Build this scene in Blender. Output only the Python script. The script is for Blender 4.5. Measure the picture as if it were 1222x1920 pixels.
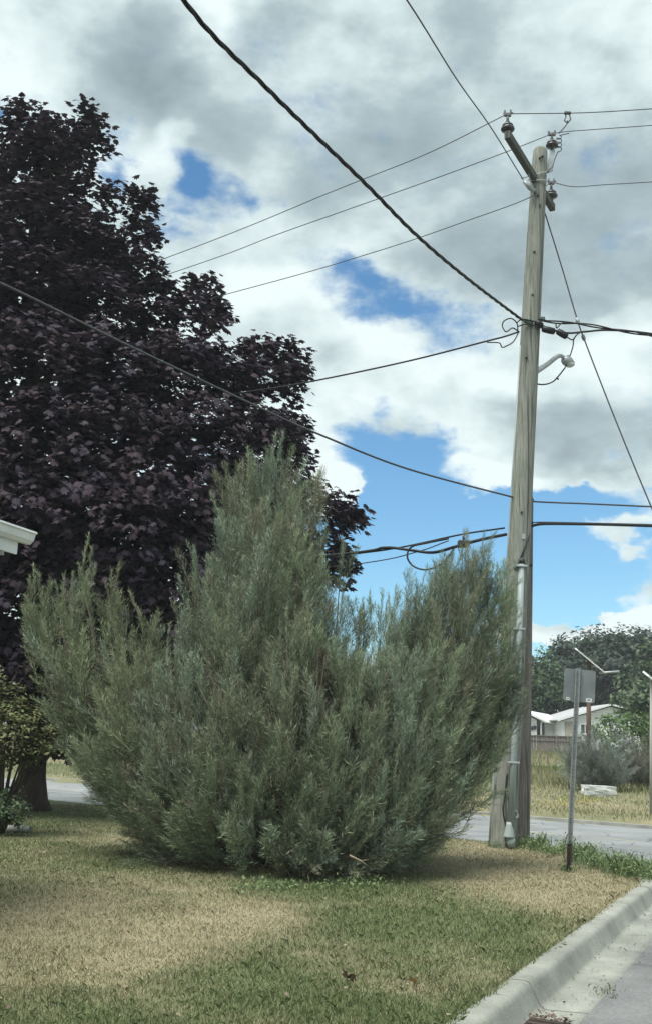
import bpy, math, random
import numpy as np
from mathutils import Vector, Matrix
random.seed(7)
RNG = np.random.default_rng(7)
R = math.radians
scene = bpy.context.scene
for o in list(bpy.data.objects):
    bpy.data.objects.remove(o)

# ------------------------------------------------------------------ camera
F_PX, CX, CY = 1900.0, 611.0, 960.0          # photo is 1222 x 1920
CAM_H = 1.6
PITCH = math.atan(430.0 / F_PX)
ROLL = R(2.0)
fw = Vector((0, math.cos(PITCH), math.sin(PITCH)))
up0 = Vector((0, -math.sin(PITCH), math.cos(PITCH)))
rt0 = Vector((1, 0, 0))
rt = rt0 * math.cos(ROLL) + up0 * math.sin(ROLL)
up = up0 * math.cos(ROLL) - rt0 * math.sin(ROLL)
CAM = Vector((0, 0, CAM_H))
cam_data = bpy.data.cameras.new('camera')
cam_data.sensor_fit = 'VERTICAL'
cam_data.sensor_height = 36
cam_data.lens = 36 * F_PX / 1920
cam_data.clip_start = 0.05
cam_data.clip_end = 3000
cam = bpy.data.objects.new('camera', cam_data)
scene.collection.objects.link(cam)
m = Matrix((rt, up, -fw)).transposed().to_4x4()
m.translation = CAM
cam.matrix_world = m
scene.camera = cam

def ray(px, py):
    return fw + rt * ((px - CX) / F_PX) - up * ((py - CY) / F_PX)
def at(px, py, Y):                   # point on the ray at depth Y
    d = ray(px, py); return CAM + d * (Y / d.y)
def at_z(px, py, z):                 # point on the ray at height z
    d = ray(px, py); return CAM + d * ((z - CAM_H) / d.z)

# ------------------------------------------------------------------ light
SUN_EL, SUN_AZ = R(65), R(-138)        # azimuth from +Y, clockwise to +X
sd = Vector((math.sin(SUN_AZ) * math.cos(SUN_EL), math.cos(SUN_AZ) * math.cos(SUN_EL), math.sin(SUN_EL)))
sun_data = bpy.data.lights.new('sun', 'SUN')
sun_data.energy = 3.7
sun_data.angle = R(34)
sun_data.color = (1.0, 0.96, 0.9)
sun = bpy.data.objects.new('sun', sun_data)
sun.rotation_euler = (-sd).to_track_quat('-Z', 'Y').to_euler()
scene.collection.objects.link(sun)
scene.view_settings.view_transform = 'Standard'
scene.view_settings.look = 'None'
scene.view_settings.exposure = 0.62
scene.view_settings.gamma = 1.0

world = bpy.data.worlds.new('World')
scene.world = world
world.use_nodes = True
def build_world():
    nt = world.node_tree
    nt.nodes.clear()
    N = lambda t: nt.nodes.new(t)
    L = nt.links.new
    def val(sock, v):
        if isinstance(v, bpy.types.NodeSocket): L(v, sock)
        else: sock.default_value = v
    def M(op, a, b=None, c=None):
        n = N('ShaderNodeMath'); n.operation = op
        for i, v in enumerate((a, b, c)):
            if v is not None: val(n.inputs[i], v)
        return n.outputs[0]
    def V(op, a, b=None, c=None):
        n = N('ShaderNodeVectorMath'); n.operation = op
        for i, v in enumerate((a, b, c)):
            if v is not None: val(n.inputs[i], v)
        return n.outputs['Value'] if op in ('LENGTH', 'DOT_PRODUCT') else n.outputs[0]
    def noise(vec, scale, detail, rough, lac=2.0, col=False):
        n = N('ShaderNodeTexNoise'); L(vec, n.inputs['Vector'])
        n.inputs['Scale'].default_value = scale; n.inputs['Detail'].default_value = detail
        n.inputs['Roughness'].default_value = rough; n.inputs['Lacunarity'].default_value = lac
        return n.outputs['Color'] if col else n.outputs['Fac']
    def smooth(x, lo, hi, a=0.0, b=1.0):
        n = N('ShaderNodeMapRange'); n.interpolation_type = 'SMOOTHSTEP'
        val(n.inputs['Value'], x)
        for k, v in zip(('From Min', 'From Max', 'To Min', 'To Max'), (lo, hi, a, b)): n.inputs[k].default_value = v
        return n.outputs['Result']
    tc = N('ShaderNodeTexCoord').outputs['Generated']
    sep = N('ShaderNodeSeparateXYZ'); L(tc, sep.inputs[0])
    az = M('ARCTAN2', sep.outputs[0], sep.outputs[1]); el = M('ARCSINE', sep.outputs[2])
    cmb = N('ShaderNodeCombineXYZ'); L(az, cmb.inputs[0]); L(el, cmb.inputs[1])
    ae = cmb.outputs[0]
    q = V('MULTIPLY', tc, (1.0, 1.0, 1.7))
    w1 = V('SUBTRACT', noise(q, 5.0, 4, 0.55, col=True), (0.5, 0.5, 0.5))
    w2 = V('SUBTRACT', noise(q, 19.0, 6, 0.6, col=True), (0.5, 0.5, 0.5))
    aw = V('MULTIPLY_ADD', w2, (0.075, 0.06, 0.0), V('MULTIPLY_ADD', w1, (0.16, 0.13, 0.0), ae))            # ragged blob outlines
    def field(blobs, vec, start):
        acc = start
        for px, py, rx, ry, w in blobs:
            d = ray(px, py).normalized()
            a0, e0 = math.atan2(d.x, d.y), math.asin(d.z)
            ra, re = rx / F_PX / math.cos(e0), ry / F_PX
            k = V('MULTIPLY_ADD', vec, (1 / ra, 1 / re, 0), (-a0 / ra, -e0 / re, 0))
            s = smooth(V('LENGTH', k), 1.0, 0.0, 0.0, w)
            acc = M('ADD', s, acc)
        return acc
    # coverage: where the blue shows (negative) and where cloud stands in the blue (positive)
    cover = field([
        (385, 375, 95, 95, -0.68), (430, 360, 80, 80, -.3), (515, 420, 90, 75, -0.70), (335, 445, 100, 60, -0.5), (430, 450, 70, 45, -.2),
        (690, 545, 120, 75, -0.50), (770, 565, 120, 70, -0.56), (850, 600, 110, 100, -0.58), (935, 590, 70, 70, -0.35), (640, 515, 70, 60, -.2),
        (800, 860, 170, 95, -1.0), (700, 850, 130, 110, -0.7), (620, 880, 70, 90, -.3), (930, 925, 260, 70, -1.0), (1120, 940, 180, 60, -1.0),
        (850, 1000, 300, 130, -1.2), (1080, 1050, 320, 150, -1.2), (700, 1050, 260, 200, -1.2), (900, 1150, 420, 120, -1.0), (1010, 1215, 60, 50, -.8),
        (215, 370, 40, 60, -0.5), (5, 235, 35, 25, -0.5), (730, 770, 60, 40, -.3),
        (1110, 1152, 240, 42, 2.0), (1040, 1152, 170, 30, 1.9), (650, 945, 60, 50, .8), (1200, 1155, 150, 40, .4), (1185, 1105, 60, 30, .6), (1205, 1000, 100, 45, 0.6), (1150, 1010, 120, 40, 0.45),
        (640, 940, 60, 55, 0.9), (600, 900, 60, 70, .5), (820, 975, 50, 30, 0.50), (905, 880, 110, 55, .5), (1080, 870, 120, 60, .6),
        (-300, 1000, 500, 600, -.35), (2300, 600, 700, 500, -.3), (1000, 770, 260, 90, .5), (620, 790, 60, 45, .35),
    ], aw, 1.0)
    n1 = noise(q, 7.0, 12, 0.58)
    n2 = noise(q, 22.0, 10, 0.62)
    dens = M('ADD', cover, M('ADD', M('MULTIPLY', M('SUBTRACT', n1, 0.5), 1.35), M('MULTIPLY', M('SUBTRACT', n2, 0.5), 1.15)))
    mask = smooth(dens, 0.20, 0.96)
    # thickness: grey cloud bases, white where thin or catching light
    aw2 = V('MULTIPLY_ADD', w1, (0.22, 0.16, 0.0), ae)
    grey = field([
        (290, 120, 170, 190, 0.62), (480, 230, 170, 170, .38), (640, 60, 260, 150, 0.22), (40, 60, 120, 100, -.1), (230, 30, 60, 60, -.2),
        (760, 290, 260, 190, 0.40), (620, 420, 180, 90, 0.30), (900, 470, 260, 130, 0.48), (1120, 480, 260, 170, 0.62), (1150, 250, 260, 200, 0.30),
        (950, 90, 260, 160, .34), (1080, 770, 190, 90, 0.42), (960, 740, 120, 60, .25), (1180, 1010, 90, 30, 0.2), (1120, 1150, 260, 60, -.6), (640, 930, 90, 90, -.4),
        (420, 60, 70, 130, -.25), (380, 230, 60, 110, -.3), (1200, 620, 120, 80, -.25), (340, 260, 40, 60, -.2),
        (700, 650, 170, 90, -0.25), (520, 560, 170, 90, -.25), (880, 680, 120, 70, -.22), (950, 880, 160, 40, -.5),
    ], aw2, 0.17)
    n3 = noise(V('ADD', q, (3.1, 1.7, 0.4)), 9.0, 10, 0.55)
    n4 = noise(V('ADD', q, (1.1, 5.7, 2.4)), 3.2, 6, 0.5)
    g = M('ADD', grey, M('ADD', M('MULTIPLY', M('SUBTRACT', n3, 0.5), 1.75), M('MULTIPLY', M('SUBTRACT', n4, 0.5), 0.5)))
    g = M('ADD', g, M('MULTIPLY', smooth(dens, 0.6, 1.5), 0.12))
    ramp = N('ShaderNodeValToRGB'); L(g, ramp.inputs[0])
    e = ramp.color_ramp.elements
    e[0].position, e[0].color = 0.0, (0.77, 0.87, 0.87, 1)
    e[1].position, e[1].color = 1.0, (0.25, 0.325, 0.355, 1)
    for p, c in ((0.25, (0.61, 0.72, 0.73, 1)), (0.55, (0.385, 0.48, 0.51, 1))):
        x = e.new(p); x.color = c
    sky = N('ShaderNodeTexSky'); sky.sky_type = 'NISHITA'; sky.sun_disc = False
    sky.sun_elevation = SUN_EL; sky.sun_rotation = SUN_AZ
    sky.air_density = 1.0; sky.dust_density = 0.6; sky.ozone_density = 2.0
    hsv = N('ShaderNodeHueSaturation'); hsv.inputs['Saturation'].default_value = 1.12; L(sky.outputs[0], hsv.inputs['Color'])
    b1 = N('ShaderNodeBackground'); tint = V('MULTIPLY', hsv.outputs[0], (0.75, 0.99, 1.0)); L(tint, b1.inputs[0]); b1.inputs[1].default_value = 0.108
    b2 = N('ShaderNodeBackground'); L(ramp.outputs[0], b2.inputs[0]); b2.inputs[1].default_value = 0.76
    mx = N('ShaderNodeMixShader'); L(mask, mx.inputs[0]); L(b1.outputs[0], mx.inputs[1]); L(b2.outputs[0], mx.inputs[2])
    out = N('ShaderNodeOutputWorld'); L(mx.outputs[0], out.inputs[0])
build_world()

# ------------------------------------------------------------------ helpers
def link(o, parent=None):
    scene.collection.objects.link(o)
    if parent is not None: o.parent = parent
    return o
def tag(o, label=None, cat=None, group=None, kind=None):
    if label: o['label'] = label
    if cat: o['category'] = cat
    if group: o['group'] = group
    if kind: o['kind'] = kind
    return o
def empty(name, loc, label, cat, group=None, rz=0):
    o = bpy.data.objects.new(name, None)
    o.location = loc; o.rotation_euler = (0, 0, rz); o.empty_display_size = .2
    link(o)
    return tag(o, label, cat, group)
def settle(o, parent):
    """o was built in world coordinates: keep it there under its parent"""
    if parent is not None:
        bpy.context.view_layer.update()
        o.parent = parent
        o.matrix_parent_inverse = parent.matrix_world.inverted()
    return o
def mesh_np(name, V, Fc, mat, parent=None, col=None, smooth=False):
    """V (n,3); Fc (m,k) same-size polygons; col (n,3) linear"""
    V = np.asarray(V, dtype=np.float32); Fc = np.asarray(Fc, dtype=np.int32)
    me = bpy.data.meshes.new(name)
    me.vertices.add(len(V)); me.vertices.foreach_set('co', V.ravel())
    k = Fc.shape[1]
    me.loops.add(Fc.size); me.loops.foreach_set('vertex_index', Fc.ravel())
    me.polygons.add(len(Fc)); me.polygons.foreach_set('loop_start', np.arange(0, Fc.size, k, dtype=np.int32))
    if smooth: me.polygons.foreach_set('use_smooth', np.ones(len(Fc), dtype=bool))
    if col is not None:
        a = me.color_attributes.new('col', 'FLOAT_COLOR', 'POINT')
        c = np.ones((len(V), 4), dtype=np.float32); c[:, :3] = col
        a.data.foreach_set('color', c.ravel())
    me.update(calc_edges=True)
    me.materials.append(mat)
    o = bpy.data.objects.new(name, me)
    link(o)
    return settle(o, parent)

def frame(d):
    d = Vector(d).normalized()
    a = Vector((0, 0, 1)) if abs(d.z) < .9 else Vector((1, 0, 0))
    u = d.cross(a).normalized()
    return u, d.cross(u).normalized(), d
class MB:
    """collects shapes (world coordinates) that become ONE mesh object"""
    def __init__(s): s.v = []; s.f = []; s.sm = []
    def add(s, vs, fs, smooth=False):
        b = len(s.v); s.v += [tuple(v) for v in vs]
        s.f += [tuple(b + i for i in f) for f in fs]; s.sm += [smooth] * len(fs)
        return s
    def box(s, c, size, ax=None, bevel=0.0):
        c = Vector(c); X, Y, Z = ax if ax else (Vector((1, 0, 0)), Vector((0, 1, 0)), Vector((0, 0, 1)))
        h = [q / 2 for q in size]
        b = min(bevel, min(h) * .9)
        if b <= 0:
            vs = [c + X * (sx * h[0]) + Y * (sy * h[1]) + Z * (sz * h[2]) for sx in (-1, 1) for sy in (-1, 1) for sz in (-1, 1)]
            return s.add(vs, [(0, 1, 3, 2), (4, 6, 7, 5), (0, 4, 5, 1), (2, 3, 7, 6), (0, 2, 6, 4), (1, 5, 7, 3)])
        vs = []; idx = {}
        for sx in (-1, 1):
            for sy in (-1, 1):
                for sz in (-1, 1):
                    for k in range(3):
                        q = [sx * (h[0] - b * (k != 0)), sy * (h[1] - b * (k != 1)), sz * (h[2] - b * (k != 2))]
                        idx[(sx, sy, sz, k)] = len(vs); vs.append(c + X * q[0] + Y * q[1] + Z * q[2])
        fs = []
        for k in range(3):
            o1, o2 = [j for j in range(3) if j != k]
            for sg in (-1, 1):
                f = []
                for a_, b_ in ((-1, -1), (1, -1), (1, 1), (-1, 1)):
                    t = [0, 0, 0]; t[k] = sg; t[o1] = a_; t[o2] = b_
                    f.append(idx[(t[0], t[1], t[2], k)])
                fs.append(tuple(f))
        for k in range(3):                       # edges along axis k
            o1, o2 = [j for j in range(3) if j != k]
            for a_ in (-1, 1):
                for b_ in (-1, 1):
                    f = []
                    for sg, kk in ((-1, o1), (1, o1), (1, o2), (-1, o2)):
                        t = [0, 0, 0]; t[k] = sg; t[o1] = a_; t[o2] = b_
                        f.append(idx[(t[0], t[1], t[2], kk)])
                    fs.append(tuple(f))
        for sx in (-1, 1):
            for sy in (-1, 1):
                for sz in (-1, 1): fs.append(tuple(idx[(sx, sy, sz, k)] for k in range(3)))
        return s.add(vs, fs)
    def tube(s, pts, r, n=8, caps=True, smooth=True):
        pts = [Vector(p) for p in pts]
        rs = r if isinstance(r, (list, tuple)) else [r] * len(pts)
        vs = []; u0 = None
        for i, p in enumerate(pts):
            d = (pts[min(i + 1, len(pts) - 1)] - pts[max(i - 1, 0)])
            if d.length < 1e-9: d = Vector((0, 0, 1))
            d.normalize()
            if u0 is None: u, v, _ = frame(d)
            else:
                u = u0 - d * u0.dot(d)
                if u.length < 1e-6: u = frame(d)[0]
                u.normalize(); v = d.cross(u)
            u0 = u
            for k in range(n):
                a = 2 * math.pi * k / n
                vs.append(p + u * (rs[i] * math.cos(a)) + v * (rs[i] * math.sin(a)))
        fs = [(i * n + k, i * n + (k + 1) % n, (i + 1) * n + (k + 1) % n, (i + 1) * n + k) for i in range(len(pts) - 1) for k in range(n)]
        b = len(s.v); s.add(vs, fs, smooth)
        if caps: s.f += [tuple(b + k for k in range(n))[::-1], tuple(b + (len(pts) - 1) * n + k for k in range(n))]; s.sm += [False, False]
        return s
    def lathe(s, p, axis, prof, n=16, smooth=True):       # prof: (r, h)
        p = Vector(p); u, v, d = frame(axis)
        vs = [p + d * h + u * (r * math.cos(2 * math.pi * k / n)) + v * (r * math.sin(2 * math.pi * k / n)) for r, h in prof for k in range(n)]
        fs = [(i * n + k, i * n + (k + 1) % n, (i + 1) * n + (k + 1) % n, (i + 1) * n + k) for i in range(len(prof) - 1) for k in range(n)]
        b = len(s.v); s.add(vs, fs, smooth)
        s.f += [tuple(b + k for k in range(n))[::-1], tuple(b + (len(prof) - 1) * n + k for k in range(n))]; s.sm += [False, False]
        return s
    def prism(s, poly, depth):                             # poly: world points in a plane; depth vector
        n = len(poly); d = Vector(depth); poly = [Vector(p) for p in poly]
        fs = [tuple(range(n)), tuple(range(2 * n - 1, n - 1, -1))] + [(i, i + n, (i + 1) % n + n, (i + 1) % n) for i in range(n)]
        return s.add(poly + [p + d for p in poly], fs)
    def build(s, name, mat, parent=None):
        me = bpy.data.meshes.new(name)
        me.from_pydata(s.v, [], s.f)
        me.polygons.foreach_set('use_smooth', s.sm)
        me.update(); me.materials.append(mat)
        import bmesh
        bm = bmesh.new(); bm.from_mesh(me); bmesh.ops.recalc_face_normals(bm, faces=bm.faces); bm.to_mesh(me); bm.free()
        o = bpy.data.objects.new(name, me); link(o)
        return settle(o, parent)
def spline(pts, n=10):
    pts = [Vector(p) for p in pts]
    P = [pts[0] * 2 - pts[1]] + pts + [pts[-1] * 2 - pts[-2]]
    out = []
    for i in range(1, len(P) - 2):
        for k in range(n):
            t = k / n; a, b, c, d = P[i - 1], P[i], P[i + 1], P[i + 2]
            out.append(0.5 * (2 * b + (c - a) * t + (2 * a - 5 * b + 4 * c - d) * t * t + (3 * b - a - 3 * c + d) * t ** 3))
    out.append(pts[-1]); return out

# numpy value noise
_perm = RNG.integers(0, 2 ** 31, 512)
def vnoise(x, y, seed=0):
    x = np.asarray(x, float); y = np.asarray(y, float)
    xi = np.floor(x).astype(np.int64); yi = np.floor(y).astype(np.int64)
    xf = x - xi; yf = y - yi
    u = xf * xf * (3 - 2 * xf); v = yf * yf * (3 - 2 * yf)
    def h(a, b):
        n = (a * 374761393 + b * 668265263 + seed * 974711) & 0x7fffffff
        n = ((n ^ (n >> 13)) * 1274126177) & 0x7fffffff
        return ((n ^ (n >> 16)) & 0xffff) / 65535.0
    return (h(xi, yi) * (1 - u) + h(xi + 1, yi) * u) * (1 - v) + (h(xi, yi + 1) * (1 - u) + h(xi + 1, yi + 1) * u) * v
def fbm(x, y, oct=4, seed=0):
    s = 0; a = .5; t = 0
    for i in range(oct):
        s = s + a * vnoise(np.asarray(x) * 2 ** i, np.asarray(y) * 2 ** i, seed + i); t += a; a *= .5
    return s / t
def sstep(a, b, x):
    t = np.clip((np.asarray(x, float) - a) / (b - a), 0, 1); return t * t * (3 - 2 * t)

# ------------------------------------------------------------------ materials
def new_mat(name):
    mt = bpy.data.materials.new(name); mt.use_nodes = True
    nt = mt.node_tree; return mt, nt, nt.nodes['Principled BSDF']
def mat(name, c1, c2=None, scale=8.0, rough=0.7, stretch=(1, 1, 1), metal=0.0, bump=0.0, bscale=None, detail=6, contrast=(0.35, 0.65), spec=0.3, attr=False):
    mt, nt, b = new_mat(name)
    b.inputs['Roughness'].default_value = rough; b.inputs['Metallic'].default_value = metal
    b.inputs['Specular IOR Level'].default_value = spec
    tc = nt.nodes.new('ShaderNodeTexCoord'); mp = nt.nodes.new('ShaderNodeMapping'); mp.inputs['Scale'].default_value = stretch
    nt.links.new(tc.outputs['Object'], mp.inputs[0])
    nz = nt.nodes.new('ShaderNodeTexNoise'); nz.inputs['Scale'].default_value = scale; nz.inputs['Detail'].default_value = detail
    nz.inputs['Roughness'].default_value = .6
    nt.links.new(mp.outputs[0], nz.inputs['Vector'])
    r = nt.nodes.new('ShaderNodeValToRGB'); nt.links.new(nz.outputs['Fac'], r.inputs[0])
    r.color_ramp.elements[0].position, r.color_ramp.elements[1].position = contrast
    r.color_ramp.elements[0].color = (*c1, 1); r.color_ramp.elements[1].color = (*(c2 or c1), 1)
    nt.links.new(r.outputs[0], b.inputs['Base Color'])
    if bump:
        bp = nt.nodes.new('ShaderNodeBump'); bp.inputs['Strength'].default_value = bump; bp.inputs['Distance'].default_value = .02
        n2 = nt.nodes.new('ShaderNodeTexNoise'); n2.inputs['Scale'].default_value = bscale or scale * 3; n2.inputs['Detail'].default_value = 6
        nt.links.new(mp.outputs[0], n2.inputs['Vector']); nt.links.new(n2.outputs['Fac'], bp.inputs['Height'])
        nt.links.new(bp.outputs[0], b.inputs['Normal'])
    return mt
def leaf_mat(name, rough=0.6, trans=0.2, spec=0.25, gain=1.0):
    mt, nt, b = new_mat(name)
    a = nt.nodes.new('ShaderNodeAttribute'); a.attribute_name = 'col'
    hv = nt.nodes.new('ShaderNodeHueSaturation'); hv.inputs['Value'].default_value = gain
    nt.links.new(a.outputs['Color'], hv.inputs['Color'])
    nt.links.new(hv.outputs[0], b.inputs['Base Color'])
    b.inputs['Roughness'].default_value = rough; b.inputs['Specular IOR Level'].default_value = spec
    if trans:
        t = nt.nodes.new('ShaderNodeBsdfTranslucent'); nt.links.new(hv.outputs[0], t.inputs[0])
        mx = nt.nodes.new('ShaderNodeMixShader'); mx.inputs[0].default_value = trans
        nt.links.new(b.outputs[0], mx.inputs[1]); nt.links.new(t.outputs[0], mx.inputs[2])
        nt.links.new(mx.outputs[0], nt.nodes['Material Output'].inputs[0])
    return mt
M_JUN = leaf_mat('juniper_foliage', .75, .12, .15)
M_LEAF = leaf_mat('purple_leaf', .7, .14, .06)
M_GREEN = leaf_mat('green_leaf', .55, .22, .25)
M_GRASS = leaf_mat('grass_blade', .75, .28, .08)
M_BARK = mat('bark', (.035, .027, .022), (.085, .068, .055), 6, .9, (1, 1, .18), bump=.8, bscale=14)
M_TWIG = mat('dead_wood', (.05, .04, .032), (.12, .095, .075), 20, .9, (1, 1, .3))
M_CABLE = mat('black_cable', (.012, .013, .015), (.02, .021, .023), 20, .5)
M_WIRE = mat('weathered_wire', (.055, .06, .065), (.09, .095, .10), 20, .5, metal=.3)
M_GALV = mat('galvanised_steel', (.30, .33, .34), (.42, .45, .46), 14, .5, metal=.35)
M_DARKMETAL = mat('dark_hardware', (.03, .032, .036), (.07, .072, .075), 25, .55, metal=.3)
M_PORC = mat('dark_porcelain', (.03, .03, .033), (.05, .05, .055), 12, .3, spec=.5)
M_CLAMP = mat('dull_clamp_metal', (.08, .085, .09), (.22, .23, .235), 20, .5, metal=.3)
M_PVC = mat('grey_white_plastic', (.24, .295, .295), (.33, .38, .38), 4, .5, (1, 1, .3))
M_WHITE = mat('white_paint', (.60, .64, .64), (.70, .73, .73), 3, .5)
M_RUST = mat('rusted_steel', (.028, .023, .02), (.055, .044, .037), 30, .85)

# ------------------------------------------------------------------ terrain layout
ROAD_Z = -0.12
def g(px, py, z=0.0): return at_z(px, py, z)
n1_, n2_ = g(180, 1512, ROAD_Z), g(1110, 1606, ROAD_Z)        # near edge of the cross street
cd = (n2_ - n1_); cd.z = 0; cd.normalize()                     # along the cross street, to the right
cn = Vector((-cd.y, cd.x, 0))
if cn.y < 0: cn = -cn                                          # away from the camera
k1, k2 = g(856, 1917), g(1193, 1667)                           # lawn edge of the kerb
kd = (k2 - k1); kd.z = 0; kd.normalize()
kn = Vector((kd.y, -kd.x, 0))                                  # towards the street
f1_, f2_ = g(90, 1468, ROAD_Z), g(985, 1529, ROAD_Z)
ROAD_W = ((f1_ - n1_).dot(cn) + (f2_ - n1_).dot(cn)) / 2
for _p in ((1087, 1917), (1221, 1773), (985, 1910), (1075, 1917), (993, 1895), (1193, 1667), (1222, 1645)):
    _q = g(*_p, -.13); print('kerb e,t', _p, round((_q - k1).dot(kn), 3), round((_q - k1).dot(kd), 3))
print('cross dir', cd, 'kerb dir', kd, 'road width', ROAD_W, 'far s', (f1_ - n1_).dot(cn), (f2_ - n1_).dot(cn))
def S(x, y): return (x - n1_.x) * cn.x + (y - n1_.y) * cn.y
def T(x, y): return (x - n1_.x) * cd.x + (y - n1_.y) * cd.y
T0_, RC_, KERB_END = 7.3, 2.2, 9.35
def bend(t):
    q = np.clip((np.asarray(t, float) - T0_), 0, RC_ * .97); return -(RC_ - np.sqrt(RC_ ** 2 - q ** 2))
def E(x, y): return (x - k1.x) * kn.x + (y - k1.y) * kn.y - bend((x - k1.x) * kd.x + (y - k1.y) * kd.y)
def gz(x, y):
    x = np.asarray(x, float); y = np.asarray(y, float)
    s = S(x, y); e = E(x, y)
    lawn = 0.05 * (fbm(x * .35, y * .35, 3, 11) - .5) * sstep(0, -1.5, e) + 0.02 * (fbm(x * 1.6, y * 1.6, 3, 5) - .5)
    z = lawn
    z = z * (1 - sstep(-.7, 0.05, s)) + (ROAD_Z - .05) * sstep(-.7, .15, s)
    z = z * (1 - sstep(0.02, .12, e)) + np.where(e > .02, np.minimum(z, (ROAD_Z - .15)), z) * sstep(0.02, .12, e)
    far = s - ROAD_W
    rise = -0.05 + .10 * sstep(0, .7, far) + np.clip(far - 2, 0, 75) * .0275 + .18 * (fbm(x * .12, y * .12, 4, 3) - .5) * sstep(1, 8, far)
    return np.where(far > 0, np.where(far < .12, ROAD_Z - .1 + (far / .12) * (ROAD_Z * 0 + .05), rise), z)
def gp(px, Y, dz=0):                      # ground point under image column px at depth Y
    lo = at(px, 1400, Y); return Vector((lo.x, Y, float(gz(lo.x, Y)) + dz))

# lawn dryness 0 green .. 1 straw, from real patches on the ground
def _blob(px, py, rx, ry, w):
    p = g(px, py); q = g(px + rx, py); r = g(px, py - ry) if py - ry > 1420 else g(px, 1430)
    r2 = g(px, py + ry)
    return (p.x, p.y, abs(q.x - p.x), max((r.y - r2.y) / 2, .3), w)
BL = [_blob(*b) for b in [
    (150, 1720, 420, 120, .55), (480, 1720, 160, 42, .62), (330, 1790, 240, 60, .35), (60, 1850, 200, 60, .15), (980, 1625, 260, 60, .75), (1080, 1680, 170, 70, .55),
    (760, 1850, 150, 35, .30), (900, 1770, 120, 60, .1), (640, 1790, 140, 40, .15), (250, 1570, 220, 25, .30),
    (700, 1730, 250, 60, -.30), (900, 1730, 130, 40, -.35), (640, 1670, 220, 25, -.35), (450, 1840, 220, 60, -.35), (120, 1890, 260, 50, -.2), (700, 1900, 400, 45, -.25), (1000, 1800, 100, 50, -.15),
    (270, 1610, 160, 25, -.25), (100, 1540, 200, 20, -.1)]]
def dryness(x, y):
    v = .30 + 0 * np.asarray(x, float)
    for a, b, ra, rb, w in BL:
        d = np.sqrt(((x - a) / ra) ** 2 + ((y - b) / rb) ** 2)
        v = v + w * sstep(1.15, .1, d)
    v = v + .62 * (fbm(x * 1.3, y * 1.3, 4, 21) - .5) + .35 * (fbm(x * 5, y * 5, 3, 31) - .5)
    return np.clip(v, .07, .86)
JB = g(560, 1630)
def duff(x, y):        # bare earth and fallen needles under the juniper
    d = np.sqrt(((x - JB.x + .2) / 2.3) ** 2 + ((y - JB.y - .7) / 1.5) ** 2)
    return np.clip(sstep(1.15, .55, d + .5 * (fbm(x * 1.7, y * 1.7, 3, 15) - .5)), 0, 1)
GREEN_G, DRY_G = np.array([.095, .13, .057]), np.array([.33, .29, .195])
def far_col(x, y):
    d = np.clip(.52 + 1.4 * (fbm(x * .25, y * .25, 4, 51) - .5), 0, 1)
    return d
def ground_color(x, y):
    d = np.where(S(x, y) > 3, far_col(x, y), dryness(x, y))[:, None]
    c = GREEN_G * (1 - d) + DRY_G * d
    soil = np.array([.11, .09, .065]); du = duff(x, y)[:, None]; c = c * (1 - du) + np.array([.075, .058, .042]) * du
    return (c * .8 + soil * .2) * (0.85 + .3 * vnoise(x * 9, y * 9, 77))[:, None]

def build_ground():
    def axis(lo, hi, step, far_lo, far_hi):
        a = list(np.arange(lo, hi, step)); v, st = hi, step
        while v < far_hi: a.append(v); st *= 1.13; v += st
        a.append(far_hi)
        v, st = lo, step; pre = []
        while v > far_lo: st *= 1.13; v -= st; pre.append(v)
        return np.array(pre[::-1] + a)
    xs = axis(-9, 8, .11, -600, 600); ys = axis(4.5, 23, .11, -60, 900)
    X, Y = np.meshgrid(xs, ys)
    x, y = X.ravel(), Y.ravel()
    z = gz(x, y)
    z = np.where(y < 0, np.minimum(z, np.where(E(x, y) > 0, ROAD_Z - .15, z)), z)
    nx, ny = len(xs), len(ys)
    i = np.arange((ny - 1) * nx).reshape(ny - 1, nx)[:, :-1].ravel()
    F = np.stack([i, i + 1, i + nx + 1, i + nx], 1)
    mt, nt, b = new_mat('turf')
    a = nt.nodes.new('ShaderNodeAttribute'); a.attribute_name = 'col'
    nz = nt.nodes.new('ShaderNodeTexNoise'); nz.inputs['Scale'].default_value = 60; nz.inputs['Detail'].default_value = 8
    tc = nt.nodes.new('ShaderNodeTexCoord'); nt.links.new(tc.outputs['Object'], nz.inputs['Vector'])
    mr = nt.nodes.new('ShaderNodeMapRange'); mr.inputs['To Min'].default_value = .45; mr.inputs['To Max'].default_value = 1.5
    nt.links.new(nz.outputs['Fac'], mr.inputs['Value'])
    vm = nt.nodes.new('ShaderNodeVectorMath'); vm.operation = 'SCALE'
    nt.links.new(a.outputs['Color'], vm.inputs[0]); nt.links.new(mr.outputs[0], vm.inputs['Scale'])
    nt.links.new(vm.outputs[0], b.inputs['Base Color']); b.inputs['Roughness'].default_value = .95; b.inputs['Specular IOR Level'].default_value = .1
    bp = nt.nodes.new('ShaderNodeBump'); bp.inputs['Strength'].default_value = .6; bp.inputs['Distance'].default_value = .02
    nt.links.new(nz.outputs['Fac'], bp.inputs['Height']); nt.links.new(bp.outputs[0], b.inputs['Normal'])
    o = mesh_np('ground', np.stack([x, y, z], 1), F, mt, None, ground_color(x, y), True)
    tag(o, kind='structure')
build_ground()

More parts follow.
